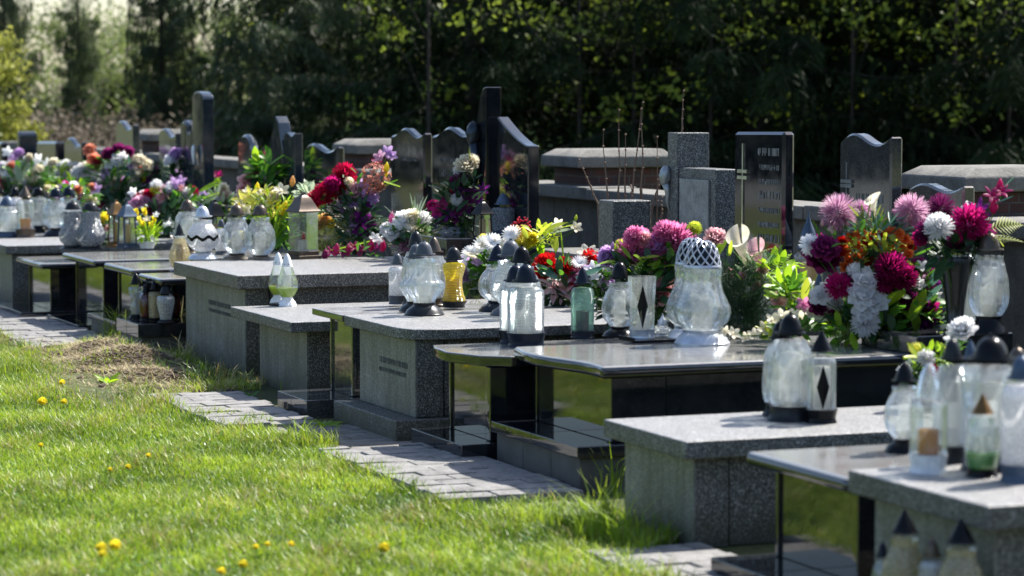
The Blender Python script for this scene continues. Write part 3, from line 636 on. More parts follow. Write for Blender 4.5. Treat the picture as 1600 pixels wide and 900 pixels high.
# ---- stored at the foot of the nearest tomb
for lab, px, py, hp, wp, g, gm, ld, lc, cd in [
    ('gold glazed ball lantern with black cone lid, left one before the nearest tomb', 1412, 968, 174, 70, 'globe', G_GD, 'cone', 'black', 'gold'),
    ('thin clear lantern with dark lid at the far left of those on the ground', 1378, 960, 116, 34, 'jar', G_CL, 'point', 'navy', 'white'),
    ('small clear jar with bronze lid between two ball lanterns on the ground', 1455, 978, 140, 42, 'cyl', G_WH, 'dome', 'brown', 'white'),
    ('gold glazed ball lantern with black cone lid, right one before the nearest tomb', 1500, 986, 178, 76, 'globe', G_GD, 'cone', 'black', 'gold')]:
    lantern(lab, px, py, hp, wp, .12, g, gm, ld, lc, base=.1, lidf=.26, candle=cd, group='lanterns stored on the ground')
# ---- terrazzo tomb with two lanterns
lantern('swirled clear lantern with black dome lid beside the black diamond one', 1234, 656, 168, 74, hA, 'jar', G_DI, 'dome', 'black', bc='dgrey', base=.13, lidf=.25, fl=6, amp=.05, tw=.9)
lantern('clear lantern with swirled glass half hidden behind its twin', 1219, 649, 150, 58, hA, 'jar', G_DI, 'dome', 'black', bc='navy', base=.13, lidf=.25, fl=6, amp=.04, tw=.9)
lantern('square shouldered clear lantern bearing a black diamond', 1283, 660, 143, 50, hA, 'cyl', G_CL, 'cone', 'black', base=.14, lidf=.27, fl=4, amp=.07, motif=1)
# ---- wavy black tomb
lantern('lattice topped silver lantern with pear glass, front one of the pair', 1097, 537, 163, 90, hB, 'pear', G_DI, 'dome', 'silver', base=.13, lidf=.27, lattice=True, fl=10, amp=.02, ch=.5, cr=.4)
lantern('lattice topped silver lantern, half hidden behind the front one', 1082, 530, 160, 84, hB, 'pear', G_DI, 'dome', 'silver', base=.13, lidf=.27, lattice=True, fl=10, amp=.02, ch=.5, cr=.4)
lantern('open topped clear cup lantern with black motif on silver foot', 1003, 531, 100, 44, hB, 'cup', G_CL, None, 'silver', base=.16, lidf=.0, fl=14, amp=.025, motif=1, ch=.3)
lantern('round clear lantern with black dome lid behind the open cup', 968, 526, 118, 56, hB, 'globe', G_DI, 'dome', 'black', lidf=.28)
lantern('pale green ribbed glass lantern with dark blue pointed lid', 910, 528, 110, 38, hB, 'cyl', G_GR, 'point', 'navy', base=.1, lidf=.28, fl=6, amp=.05, candle='brown', ch=.45, cr=.5)
lantern('squat chrome tealight lantern right of the open cup', 1035, 528, 36, 36, hB, 'egg', G_CL, 'bell', 'silver', base=.2, lidf=.5, candle=None)
lantern('ribbed clear cup without lid in front of the dark greenery', 1205, 520, 78, 36, hB, 'cup', G_RB, None, 'silver', base=.08, lidf=0, fl=16, amp=.03, candle=None)
lantern('big pine cone shaped clear lantern with bronze lid above the right cluster', 1544, 522, 160, 64, .637, 'pine', G_DI, 'dome', 'brown', bc='black', base=.17, lidf=.23, fl=12, amp=.02)
lantern('narrow clear lantern half hidden left of the pine cone one', 1512, 518, 122, 40, .637, 'cyl', G_RB, 'dome', 'silver', base=.1, lidf=.2)
lantern('blue grey bell roofed lantern behind the plum peony', 1262, 500, 162, 48, hB, 'cyl', G_SM, 'bell', 'slate', base=.1, lidf=.34, candle='cream')
lantern('small lantern with dark blue pointed lid among the plum flowers', 1279, 512, 84, 28, hB, 'jar', G_CL, 'point', 'slate', base=.1, lidf=.42)
t = thing('tray', 'black plastic tray under the round lantern and open cup', 'tray', at(994, 535, hB), TH)
mb = MB(); mb.box(-.03, .26, -.05, .13, .002, .012); mb.box(-.035, -.028, -.05, .13, .003, .026); mb.box(.258, .265, -.05, .13, .003, .026); obj('dish', mb, LC['black'], t, bevel=.003)
# ---- pointed black tomb
lantern('ribbed octagonal clear lantern with black dome lid, front one of the pair', 822, 541, 130, 60, hC, 'cyl', G_RB, 'dome', 'navy', base=.16, lidf=.28, fl=8, amp=.03, seg=48, ch=.7)
lantern('ribbed octagonal clear lantern, hidden twin left of the front one', 806, 536, 124, 54, hC, 'cyl', G_RB, 'dome', 'navy', base=.16, lidf=.28, fl=8, amp=.03, seg=48, ch=.7)
# ---- terrazzo tomb with the yellow lantern
lantern('globe lantern of ridged clear glass with black lid, left of the three globes', 778, 486, 104, 62, hD, 'globe', G_CL, 'point', 'navy', lidf=.3, base=.15, ch=.7, fl=18, amp=.02)
lantern('globe lantern of ridged clear glass with grey lid, middle of the three globes', 798, 492, 118, 66, hD, 'globe', G_RB, 'dome', 'grey', lidf=.28, base=.14, ch=.7)
lantern('globe lantern with largest black dome lid, right of the three globes', 815, 498, 114, 62, hD, 'globe', G_RB, 'dome', 'black', lidf=.28, base=.14, ch=.7)
lantern('slim white lantern with grey lid, leftmost on the yellow lantern tomb', 621, 475, 80, 28, hD, 'cyl', G_WH, 'dome', 'grey', base=.16, lidf=.27, candle='white', ch=.85, cr=.6)
lantern('waisted clear lantern behind the front one of its pair', 650, 486, 106, 56, hD, 'hour', G_CL, 'dome', 'grey', bc='dgrey', base=.14, lidf=.27, fl=12, amp=.03)
lantern('waisted clear lantern with grey dome lid, front one of the trio', 663, 492, 116, 64, hD, 'hour', G_CL, 'dome', 'grey', bc='dgrey', base=.16, lidf=.24, fl=12, amp=.035)
lantern('clear lantern with tall grey lid rising behind the waisted pair', 650, 478, 118, 44, hD, 'jar', G_CL, 'dome', 'dgrey', base=.14, lidf=.28)
lantern('clear lantern with reddish brown lid behind the waisted trio', 678, 476, 106, 44, hD, 'jar', G_CL, 'point', 'brown', base=.1, lidf=.28)
lantern('bright yellow ribbed glass lantern with dark lid', 709, 480, 95, 37, hD, 'waist', G_YE, 'dome', 'dgrey', bc='dgrey', base=.1, lidf=.27, fl=10, amp=.03, candle='yellow', ch=.6)
# ---- short terrazzo tomb
lantern('white capped lantern with lime green bowl, right one of the pair', 449, 478, 82, 34, h6, 'egg', G_CL, 'bullet', 'white', base=.16, lidf=.26, fill='lime', bflare=.9, fl=12, amp=.02, candle='white', ch=.7, cr=.55)
lantern('white capped lantern with lime green bowl, left one behind its twin', 435, 474, 80, 32, h6, 'egg', G_CL, 'bullet', 'white', base=.16, lidf=.26, fill='lime', bflare=.9, fl=12, amp=.02, candle='red', ch=.3, cr=.55)
t = thing('tray', 'small black tray under the two white capped lanterns', 'tray', at(444, 477, h6), TH)
mb = MB(); mb.lathe([(.07, .001), (.082, .004), (.085, .012), (.07, .006)], 24); obj('dish', mb, LC['black'], t, smooth=True, angle=40)
# ---- double terrazzo tomb
lantern('cut glass globe lantern with brown lid, left one of the matching pair', 370, 405, 86, 48, hM, 'globe', G_DI, 'dome', 'brown', base=.1, lidf=.24, ch=.6)
lantern('cut glass globe lantern with brown lid, right one of the matching pair', 407, 405, 86, 48, hM, 'globe', G_DI, 'dome', 'brown', base=.07, lidf=.24, ch=.6)
t = lantern('white globe lantern with dark wavy band and silver foot', 317, 405, 84, 48, hM, 'globe', G_WH, 'dome', 'silver', base=.14, lidf=.27, candle='white')
mb = MB(); R0 = 24/(F/t.location.y); H0 = 84/(F/t.location.y); vs = []
for k in range(48):
    a = 2*math.pi*k/48; z = H0*(.40+.03*math.sin(a*8))
    vs += [(R0*1.02*math.cos(a), R0*1.02*math.sin(a), z-H0*.03), (R0*1.03*math.cos(a), R0*1.03*math.sin(a), z+H0*.035)]
mb.add(vs, [(2*k, (2*k+2) % 96, (2*k+3) % 96, 2*k+1) for k in range(48)]); obj('wavy_band', mb, LC['black'], t)
house_lantern('square clear lantern with grey gabled roof and small red tipped candle', 474, 404, 104, 52, hM, 'brown', G_SM, .30, 'white', ch=.16, stripe='red', clearpost=True)
lantern('clear jar lantern with grey dome lid behind the wavy band one', 293, 395, 84, 40, .56, 'jar', G_CL, 'dome', 'brown', lidf=.24)
house_lantern('dark roofed glass lantern behind the wavy band lantern', 336, 390, 78, 34, .6, 'black', G_SM, .34, 'cream')
lantern('silvery ribbed lantern with pointed lid at the foot of the tallest monument', 786, 366, 64, 38, .812, 'cyl', G_SP, 'point', 'slate', lidf=.34, base=.08)
house_lantern('clear square lantern with dark roof beside the wicker ball', 754, 376, 64, 34, .812, 'black', G_SM, .36, 'cream')
# ---- small polished tomb and beneath it
lantern('bulbous clear and gold lantern with dark pointed lid on the small polished tomb', 281, 424, 74, 34, .49, 'egg', G_GD, 'point', 'dgrey', lidf=.3, base=.05, candle='gold')
for lab, px, py, hp, wp, g, gm, ld, lc, cd in [
    ('clear waisted jar with black lid, leftmost stored under the small tomb', 213, 497, 70, 24, 'spool', G_CL, 'point', 'black', 'white'),
    ('red glass jar with black lid, front left under the small tomb', 228, 501, 58, 20, 'jar', G_RD, 'point', 'black', 'red'),
    ('ribbed beige jar with black lid in the middle under the small tomb', 242, 502, 66, 20, 'cyl', G_GD, 'point', 'black', 'cream'),
    ('smoky grey shouldered jar, rightmost under the small tomb', 259, 504, 60, 28, 'vase', G_WH, 'point', 'dgrey', 'white'),
    ('dark red jar half hidden behind the clear waisted one', 220, 494, 52, 18, 'jar', G_RD, 'point', 'navy', 'red'),
    ('dark red jar in the shade behind the grey shouldered one', 272, 498, 56, 20, 'jar', G_RD, 'point', 'black', 'red')]:
    lantern(lab, px, py, hp, wp, .195, g, gm, ld, lc, base=.08, lidf=.3, candle=cd, group='jars stored beneath the tomb slab', fl=8 if g == 'cyl' else 0, amp=.03)
# ---- long black tomb and the left edge
h10 = .51
lantern('dark mirror speckled pear lantern, left one of the pair', 114, 388, 74, 42, h10, 'pear', G_SP, 'dome', 'dgrey', base=.06, lidf=.22, candle=None)
lantern('dark mirror speckled pear lantern, right one of the pair', 142, 389, 74, 46, h10, 'pear', G_SP, 'dome', 'dgrey', base=.06, lidf=.22, candle=None)
house_lantern('slate blue house lantern with cream candle', 199, 388, 72, 34, h10, 'slate', G_SM, .32, 'cream')
house_lantern('brown house lantern half hidden behind the slate blue one', 182, 386, 74, 30, h10, 'bronze', G_SM, .32, 'cream')
lantern('clear shouldered lantern with blue glass at the very left edge', 12, 370, 64, 46, .5, 'jar', G_CL, 'point', 'slate', lidf=.3)
lantern('square copper based lantern with brown lid near the left edge', 40, 371, 80, 30, .5, 'cyl', G_CL, 'cone', 'brown', base=.16, lidf=.26, fl=4, amp=.08, candle='amber', ch=.35)
lantern('clear lantern with small black lid behind the copper based one', 61, 362, 70, 32, .5, 'vase', G_CL, 'dome', 'black', lidf=.24)
lantern('wide round clear lantern on black stand, left twin', 88, 369, 76, 42, .5, 'globe', G_CL, 'dome', 'navy', lidf=.24, base=.16)
lantern('wide round clear lantern on black stand, right twin', 108, 367, 76, 42, .5, 'globe', G_CL, 'dome', 'navy', lidf=.24, base=.16)
lantern('small lantern with black lid peeping over the speckled pair', 124, 352, 66, 28, .5, 'cyl', G_WH, 'dome', 'black', lidf=.25)
lantern('frosted square lantern with dark lid among the white flowers', 207, 338, 68, 30, .5, 'cup', G_WH, 'cone', 'navy', lidf=.32, base=.08, seg=8)
lantern('dark lidded lantern beyond the yellow lilies', 365, 345, 48, 24, .5, 'cyl', G_CL, 'cone', 'navy', lidf=.45)
lantern('dark lidded lantern at the extreme left behind the blue one', -4, 362, 78, 36, .5, 'jar', G_CL, 'dome', 'black', lidf=.3)

for lab, px, py, hp, wp, g, gm, ld, lc in [
    ('small clear lantern with brown lid between the copper based one and the wide pair', 74, 356, 58, 24, 'jar', G_CL, 'dome', 'brown'),
    ('pale lantern with black lid behind the left edge blue one', 24, 354, 62, 28, 'jar', G_WH, 'dome', 'black'),
    ('clear lantern with dark lid right of the mirror speckled pair', 166, 376, 52, 22, 'cyl', G_CL, 'point', 'dgrey'),
    ('tall clear lantern with black lid behind the yellow tulip pot', 262, 372, 60, 24, 'pine', G_CL, 'dome', 'black'),
    ('small frosted lantern with grey lid left of the brown lidded globes', 346, 398, 56, 22, 'jar', G_WH, 'dome', 'grey'),
    ('clear lantern with dark lid half hidden behind the rightmost wide round one', 134, 350, 54, 26, 'pear', G_CL, 'dome', 'dgrey')]:
    lantern(lab, px, py, hp, wp, .5 if px != 346 else .62, g, gm, ld, lc, lidf=.27, base=.1)
# ================================================================= FLOWERS
def fm(n, c, c2=None, tr=.6): return leafy('petal '+n, c, tr, .5, .12, c2=c2, scale=2.5)
FC = {'wine': fm('wine', (.26, .006, .075), (.42, .01, .15)), 'magenta': fm('magenta', (.5, .015, .17)), 'pink': fm('pink', (.66, .14, .36), (.75, .3, .5)), 'lpink': fm('light pink', (.75, .4, .46), (.8, .55, .55)), 'plum': fm('plum', (.17, .012, .09), (.27, .03, .16)),
      'purple': fm('purple', (.24, .02, .25)), 'lilac': fm('lilac', (.5, .3, .62), (.62, .42, .7)), 'white': fm('white', (.88, .88, .89), (.92, .92, .92)), 'cream': fm('cream', (.82, .74, .52), (.85, .8, .68)),
      'yellow': fm('yellow', (.9, .72, .03), (.92, .8, .08)), 'lemon': fm('lemon', (.88, .8, .16)), 'red': fm('red', (.62, .012, .012)), 'orange': fm('orange', (.85, .16, .04), (.9, .3, .08)), 'crimson': fm('crimson', (.42, .006, .045), (.55, .01, .07)),
      'coral': fm('coral', (.75, .3, .2)), 'rust': fm('rust', (.5, .2, .12), (.6, .3, .25)), 'lime': fm('lime', (.6, .68, .08)), 'apricot': fm('apricot', (.78, .5, .2)), 'mauve': fm('mauve', (.5, .18, .38), (.72, .5, .6))}
LF = {'green': leafy('leaf green', (.09, .24, .03), .5, .4, tint=(1, 1, .6)), 'bright': leafy('leaf bright', (.34, .54, .04), .62, .4, tint=(1, 1, .5)), 'dark': leafy('leaf dark', (.02, .07, .022), .25, .45),
      'blue': leafy('leaf bluish', (.09, .22, .15), .3, .4), 'olive': leafy('leaf olive', (.22, .26, .05), .4, .5), 'pale': leafy('leaf pale', (.42, .52, .34), .4, .4), 'yellowgreen': leafy('leaf yellow green', (.5, .58, .05), .6, .4)}
def petal(d, up, L, w, curl=.3, cup=.2, base=.0, n=4, off=(0, 0, 0), pointed=.5):
    """curved petal strip starting at base along d, bending towards up"""
    d = Vector(d).normalized(); up = (Vector(up)-d*Vector(up).dot(d)).normalized(); s = d.cross(up); off = Vector(off); vs = []
    for i in range(n+1):
        t = i/n; ww = w*math.sin(math.pi*min(1, (.12+.88*t)**(1+pointed*.2))*(1-.18*(1-pointed)))**.7 if t < 1 else w*(1-pointed)*.45
        c = off+d*(base+L*t)+up*(curl*L*t*t)
        for q in (-1, 0, 1): vs.append(c+s*ww*q*.5+up*(cup*w*abs(q)))
    fs = [(i*3+q, i*3+q+1, (i+1)*3+q+1, (i+1)*3+q) for i in range(n) for q in (0, 1)]
    return vs, fs
def fib(n, zmin=-1., rnd=None):
    for k in range(n):
        z = 1-(1-zmin)*(k+.5)/n; a = k*2.39996+(rnd.uniform(-.2, .2) if rnd else 0); r = math.sqrt(max(0, 1-z*z)); yield Vector((r*math.cos(a), r*math.sin(a), z))
def bloom_mesh(kind, seed=0):
    rnd = random.Random(seed); mb = MB(); Z = Vector((0, 0, 1))
    if kind == 'allium':
        for d in fib(560, -1, rnd): L = rnd.uniform(.82, .98); mb.add(*petal(d, Vector((rnd.random(), rnd.random(), rnd.random())), L-.25, .055, .05, .1, .25, 2, pointed=.3))
    elif kind == 'mum':
        for d in fib(150, -.55, rnd): L = rnd.uniform(.8, 1.); mb.add(*petal((d.x, d.y, d.z*.8), Z, L*.75, .17, .3, .25, .22, 3, pointed=.4))
    elif kind == 'peony':
        for i, (n, el, rr, w) in enumerate(((9, -.1, 1, .62), (9, .25, .95, .6), (8, .55, .9, .55), (8, .85, .82, .48), (8, 1.15, .75, .4), (6, 1.4, .7, .3))):
            for k in range(n):
                a = 2*math.pi*(k+.5*i)/n+rnd.uniform(-.15, .15); e = el+rnd.uniform(-.1, .1); d = Vector((math.cos(a)*math.cos(e), math.sin(a)*math.cos(e), math.sin(e)*.8))
                mb.add(*petal(d, Z, rr*.92, w, .25+rnd.uniform(0, .25), .28, .05, 4, pointed=.15))
    elif kind == 'rose':
        for k in range(26):
            a = k*2.4; t = k/26; e = 1.35-1.25*t; r0 = .05+.25*t
            d = Vector((math.cos(a)*math.cos(e), math.sin(a)*math.cos(e), math.sin(e))); mb.add(*petal(d, Vector((-math.cos(a), -math.sin(a), .6)) if t < .6 else Z, .62+.3*t, .42+.42*t, .12 if t < .6 else -.1, .22, .05, 4, pointed=.1, off=(r0*math.cos(a)*.5, r0*math.sin(a)*.5, -.1)))
    elif kind == 'lily':
        for k in range(6):
            a = k*math.pi/3+rnd.uniform(-.1, .1); d = Vector((math.cos(a)*.8, math.sin(a)*.8, .55)); mb.add(*petal(d, Vector((math.cos(a), math.sin(a), -1.)), 1.05, .38, .38, .15, .05, 5, pointed=.9))
        for k in range(6): a = k*1.05; mb.tube([(0, 0, 0), (.16*math.cos(a), .16*math.sin(a), .6)], .02, 4)
    elif kind == 'daisy':
        for j in range(2):
            for k in range(20): a = (k+.5*j)*math.pi/10; mb.add(*petal((math.cos(a), math.sin(a), .25+.3*j), Z, .95-.12*j, .2, .05, .12, .05, 3, pointed=.4))
    elif kind == 'tulip':
        for k in range(6):
            a = k*math.pi/3; mb.add(*petal((math.cos(a)*.55, math.sin(a)*.55, 1), Vector((-math.cos(a), -math.sin(a), .3)), 1.5, .8, .22, .18, 0, 5, pointed=.6, off=(0, 0, -.7)))
    elif kind == 'orchid':
        for k in range(5): a = k*math.pi*.4+.3; mb.add(*petal((math.cos(a), math.sin(a), .2), Z, .95, .62, .12, .12, .03, 3, pointed=.3))
        mb.add(*petal((.1, -.2, 1), (0, 1, 0), .5, .35, .5, .3, 0, 3))
    elif kind == 'hydrangea':
        for d in fib(46, -.6, rnd):
            c = d*rnd.uniform(.8, .95); u = d.cross(Vector((.3, .5, .8))).normalized(); v = d.cross(u)
            for k in range(4): a = k*math.pi/2+rnd.uniform(-.2, .2); mb.add(*petal(u*math.cos(a)+v*math.sin(a)+d*.15, d, .24, .2, .1, .1, 0, 2, pointed=.2, off=c))
    elif kind == 'calla':
        vs = []; n = 20; ms = 9
        for i in range(ms):
            t = i/(ms-1); r = .08+.55*t**1.9
            for k in range(n):
                a = 2*math.pi*k/n; f = (1+math.cos(a))/2; vs.append(((r+.25*t**4*f)*math.cos(a), r*math.sin(a), -1+1.6*t+.55*f*t**3-.15*t**8))
        mb.add(vs, [(i*n+k, i*n+(k+1) % n, (i+1)*n+(k+1) % n, (i+1)*n+k) for i in range(ms-1) for k in range(n-1)])
    elif kind == 'bud':
        mb.lathe([(.05, -1), (.42, -.6), (.5, -.1), (.35, .5), (.05, 1)], 10, flutes=5, amp=.1, twist=1)
    elif kind == 'berries':
        for d in fib(60, -.5, rnd): c = d*rnd.uniform(.6, 1); mb.lathe([(.01, -.1), (.09, -.04), (.09, .04), (.01, .1)], 6, c)
    return mb
BM = {}
def bloom(kind, color, parent, pos, r, face=None, name=None):
    key = (kind, color, random.randrange(2))
    if key not in BM:
        me = bloom_mesh(kind, key[2]).mesh(kind, FC[color], True); BM[key] = me
    nm = {'mum': 'chrysanthemum', 'berries': 'berry_cluster', 'bud': 'flower_bud', 'calla': 'calla_lily'}.get(kind, kind)
    o = link(name or nm, BM[key], parent)
    o.location = pos; o.scale = (r, r, r)
    f = (face or Vector((random.uniform(-.5, .3), -.75, random.uniform(.2, .9)))).normalized()
    q = f.to_track_quat('Z', 'Y'); o.rotation_mode = 'QUATERNION'; o.rotation_quaternion = q @ Euler((0, 0, random.uniform(0, 6.28))).to_quaternion()
    return o
FKIND = {'calla': Vector((-.3, -.3, 1)), 'tulip': Vector((-.15, -.2, 1)), 'bud': Vector((.1, -.1, 1)), 'allium': None}
def leaf_geo(mb, p0, d, L, w, curl, kind, rnd):
    d = Vector(d).normalized(); up = Vector((0, 0, 1)) if abs(d.z) < .85 else Vector((rnd.uniform(-1, 1), -1, .2)); up = (up+Vector((rnd.uniform(-.5, .5), rnd.uniform(-.8, .2), 0))).normalized()
    if kind == 'ovate': mb.add(*petal(d, up, L, w, curl, .12, 0, 5, p0, .8))
    elif kind == 'blade': mb.add(*petal(d, up, L, w, curl, .3, 0, 5, p0, .95))
    elif kind == 'fern':
        s = d.cross(up).normalized(); n = 11
        mb.tube([Vector(p0)+d*L*t+up*curl*L*t*t for t in (0, .33, .66, 1)], L*.008, 4)
        for i in range(1, n+1):
            t = i/n; c = Vector(p0)+d*L*t+up*curl*L*t*t; ll = w*(1.05-t)*1.3*min(1, t*5)
            for q in (-1, 1): mb.add(*petal(s*q+d*.55, up, ll, L*.055, -.2, .1, 0, 2, c, .7))
    elif kind == 'needle':
        for i in range(26):
            t = rnd.random(); c = Vector(p0)+d*L*t+up*curl*L*t*t; a = Vector((rnd.gauss(0, 1), rnd.gauss(0, 1), rnd.gauss(0, 1))).normalized()
            mb.add(*petal(a+d*.9, up, w*.8, L*.045, 0, .1, 0, 1, c, .5))
def scatter(cx, cy, rx, ry, n, pal, seed):
    q = random.Random(seed); out = []
    for i in range(n):
        a = q.uniform(0, 6.28); r = math.sqrt(q.random()); k, c, s_ = q.choice(pal); out.append((k, c, cx+rx*r*math.cos(a), cy-ry*r*math.sin(a), s_*q.uniform(.8, 1.2)))
    return out
def arrangement(name, label, base, blooms=(), leaves=(), fill=(), pot='foam', cat='flower arrangement', stems=True, depth=.07, h=.5, group='artificial flower arrangements'):
    """base: pixel of its foot on a surface of height h. blooms: (kind, colour, px, py, radius px[, depth offset])"""
    B = at(base[0], base[1], h); Y = B.y; ppm = F/Y
    t = thing(name, label, cat, B, 0, group); rnd = random.Random(label)
    def L(px, py, dy=0): return pt(px, py, Y+dy)-B
    if pot == 'foam':
        mb = MB(); mb.lathe([(.035, 0), (.045, .006), (.042, .025), (.03, .035), (.01, .04)], 14, flutes=5, amp=.05); obj('holder', mb, plain('dark green foam', (.02, .045, .02), .9), t, smooth=True)
    elif pot == 'vase':
        mb = MB(); hh = base[2]/ppm; r = base[3]/2/ppm; mb.lathe([(r*.7, 0), (r*.75, .01), (r*.5, hh*.08), (r*.62, hh*.4), (r*.9, hh*.8), (r, hh*.97), (r*.93, hh)], 24); obj('vase', mb, plain('black vase', (.008, .009, .012), .25), t, smooth=True, angle=50)
    elif pot == 'white':
        mb = MB(); mb.lathe([(.05, 0), (.07, .05), (.072, .055)], 18); obj('pot', mb, LC['white'], t, smooth=True, angle=50)
    st = MB()
    for b in blooms:
        k, c, px, py, r = b[:5]; dy = b[5] if len(b) > 5 else rnd.uniform(-depth, depth*.6)
        pos = L(px, py, dy); rr = r/ppm*1.28
        bloom(k, c, t, pos, rr, face=(FKIND[k] if k in FKIND and FKIND[k] else None))
        if stems:
            mid = pos*.5+Vector((pos.x*-.1, 0, .02)); mid.z = max(mid.z, .02); foot = Vector((rnd.uniform(-.03, .03), rnd.uniform(-.03, .03), .05))
            st.tube([foot, mid, pos-Vector((0, 0, rr*.25))], .0028, 5)
    if st.v: obj('stems', st, LF['green'], t)
    byc = {}
    for l in leaves:                            # (kind, colour, px0, py0, px1, py1, width px[, curl])
        k, c, x0, y0, x1, y1, w = l[:7]; cu = l[7] if len(l) > 7 else rnd.uniform(-.25, .1); dy = rnd.uniform(-depth*2, depth*.2)
        p0 = L(x0, y0, dy); p1 = L(x1, y1, dy+rnd.uniform(-.04, .04)); mb = byc.setdefault(c, MB()); leaf_geo(mb, p0, p1-p0, (p1-p0).length, w/ppm, cu, k, rnd)
    for f in fill:                              # (kind, colour, cx, cy, rx, ry, count, length px, width px)
        k, c, cx, cy, rx, ry, n, ll, w = f; mb = byc.setdefault(c, MB())
        for i in range(int(n*1.4)):
            a = rnd.uniform(0, 6.28); q = math.sqrt(rnd.random()); dx, dz = math.cos(a)*q, math.sin(a)*q
            p0 = L(cx+dx*rx*.8, cy-dz*ry*.8, rnd.uniform(-1, 1)*min(.16, rx/ppm*.8)); p0.z = max(p0.z, .01)
            d = Vector((dx*.9+rnd.uniform(-.5, .5), rnd.uniform(-.9, .5), dz*.6+rnd.uniform(-.1, .9))); leaf_geo(mb, p0, d, ll/ppm*rnd.uniform(.7, 1.25), w/ppm*rnd.uniform(.8, 1.2), rnd.uniform(-.5, .05), k, rnd)
    for c, mb in byc.items(): obj('leaves', mb, LF[c], t, smooth=True)
    return t
A = arrangement
# ---------- right cluster on the wavy black tomb
A('vase_of_flowers', 'black vase with crimson dahlias and pink freesias right of the orange berries', (1492, 520, 120, 50), [
  ('mum', 'magenta', 1514, 350, 27), ('peony', 'plum', 1532, 372, 22), ('mum', 'plum', 1497, 378, 20), ('mum', 'white', 1467, 356, 21, -.12), ('mum', 'plum', 1446, 362, 16), ('lily', 'magenta', 1550, 306, 13),
  ('lily', 'magenta', 1566, 300, 12), ('bud', 'magenta', 1562, 290, 9), ('lily', 'purple', 1530, 328, 15), ('bud', 'magenta', 1553, 322, 10), ('orchid', 'white', 1512, 326, 10), ('peony', 'magenta', 1440, 372, 12)],
  [('fern', 'yellowgreen', 1545, 358, 1604, 338, 26, -.3), ('fern', 'olive', 1540, 372, 1600, 362, 24, -.3), ('ovate', 'yellowgreen', 1548, 360, 1568, 385, 12), ('blade', 'blue', 1555, 318, 1585, 308, 4), ('blade', 'blue', 1570, 292, 1585, 275, 3),
   ('ovate', 'dark', 1480, 400, 1460, 440, 18), ('ovate', 'green', 1475, 400, 1450, 395, 14)], [('ovate', 'dark', 1490, 392, 44, 28, 50, 28, 14), ('needle', 'green', 1478, 370, 14, 10, 6, 22, 12)], pot='vase', h=.637)
A('flower_bouquet', 'bouquet of mauve globe alliums and cream callas behind the orange berries', (1380, 540), [
  ('allium', 'mauve', 1310, 332, 27), ('allium', 'mauve', 1345, 328, 15, .12), ('allium', 'mauve', 1424, 330, 25), ('allium', 'plum', 1471, 326, 22, .12), ('calla', 'cream', 1364, 322, 15), ('calla', 'cream', 1300, 362, 8), ('bud', 'lpink', 1285, 348, 5)],
  [('ovate', 'olive', 1352, 356, 1330, 316, 9), ('blade', 'green', 1286, 390, 1277, 345, 6), ('blade', 'blue', 1370, 370, 1400, 335, 4), ('blade', 'blue', 1375, 375, 1412, 350, 4), ('ovate', 'blue', 1385, 372, 1412, 352, 9), ('ovate', 'green', 1362, 365, 1378, 335, 11), ('blade', 'blue', 1372, 372, 1366, 330, 3)],
  [('blade', 'blue', 1375, 360, 42, 22, 40, 34, 3.5), ('ovate', 'green', 1350, 372, 60, 22, 24, 22, 9), ('blade', 'olive', 1360, 352, 26, 20, 14, 30, 3)], h=hB, pot=None)
pts_ = [(1316,378),(1330,370),(1345,366),(1362,371),(1378,368),(1392,362),(1405,366),(1414,374),(1424,386),(1408,388),(1392,382),(1372,384),(1355,380),(1340,384),(1322,392),(1350,396),(1367,398),(1384,395),(1400,398),(1420,398),(1312,396),(1325,406),(1320,418),(1338,404),(1356,410),(1430,378)]
A('flower_arrangement', 'dome of small orange red roses with lime leaves in the right cluster', (1370, 540), [('rose', 'orange' if i % 4 else 'red', x, y, 7.6) for i, (x, y) in enumerate(pts_)],
  [('ovate', 'yellowgreen', 1372, 378, 1366, 358, 15), ('ovate', 'yellowgreen', 1395, 405, 1430, 418, 24)], [('ovate', 'yellowgreen', 1368, 390, 55, 26, 90, 13, 7), ('ovate', 'dark', 1368, 420, 50, 30, 60, 24, 12)], h=hB, depth=.05, pot=None)
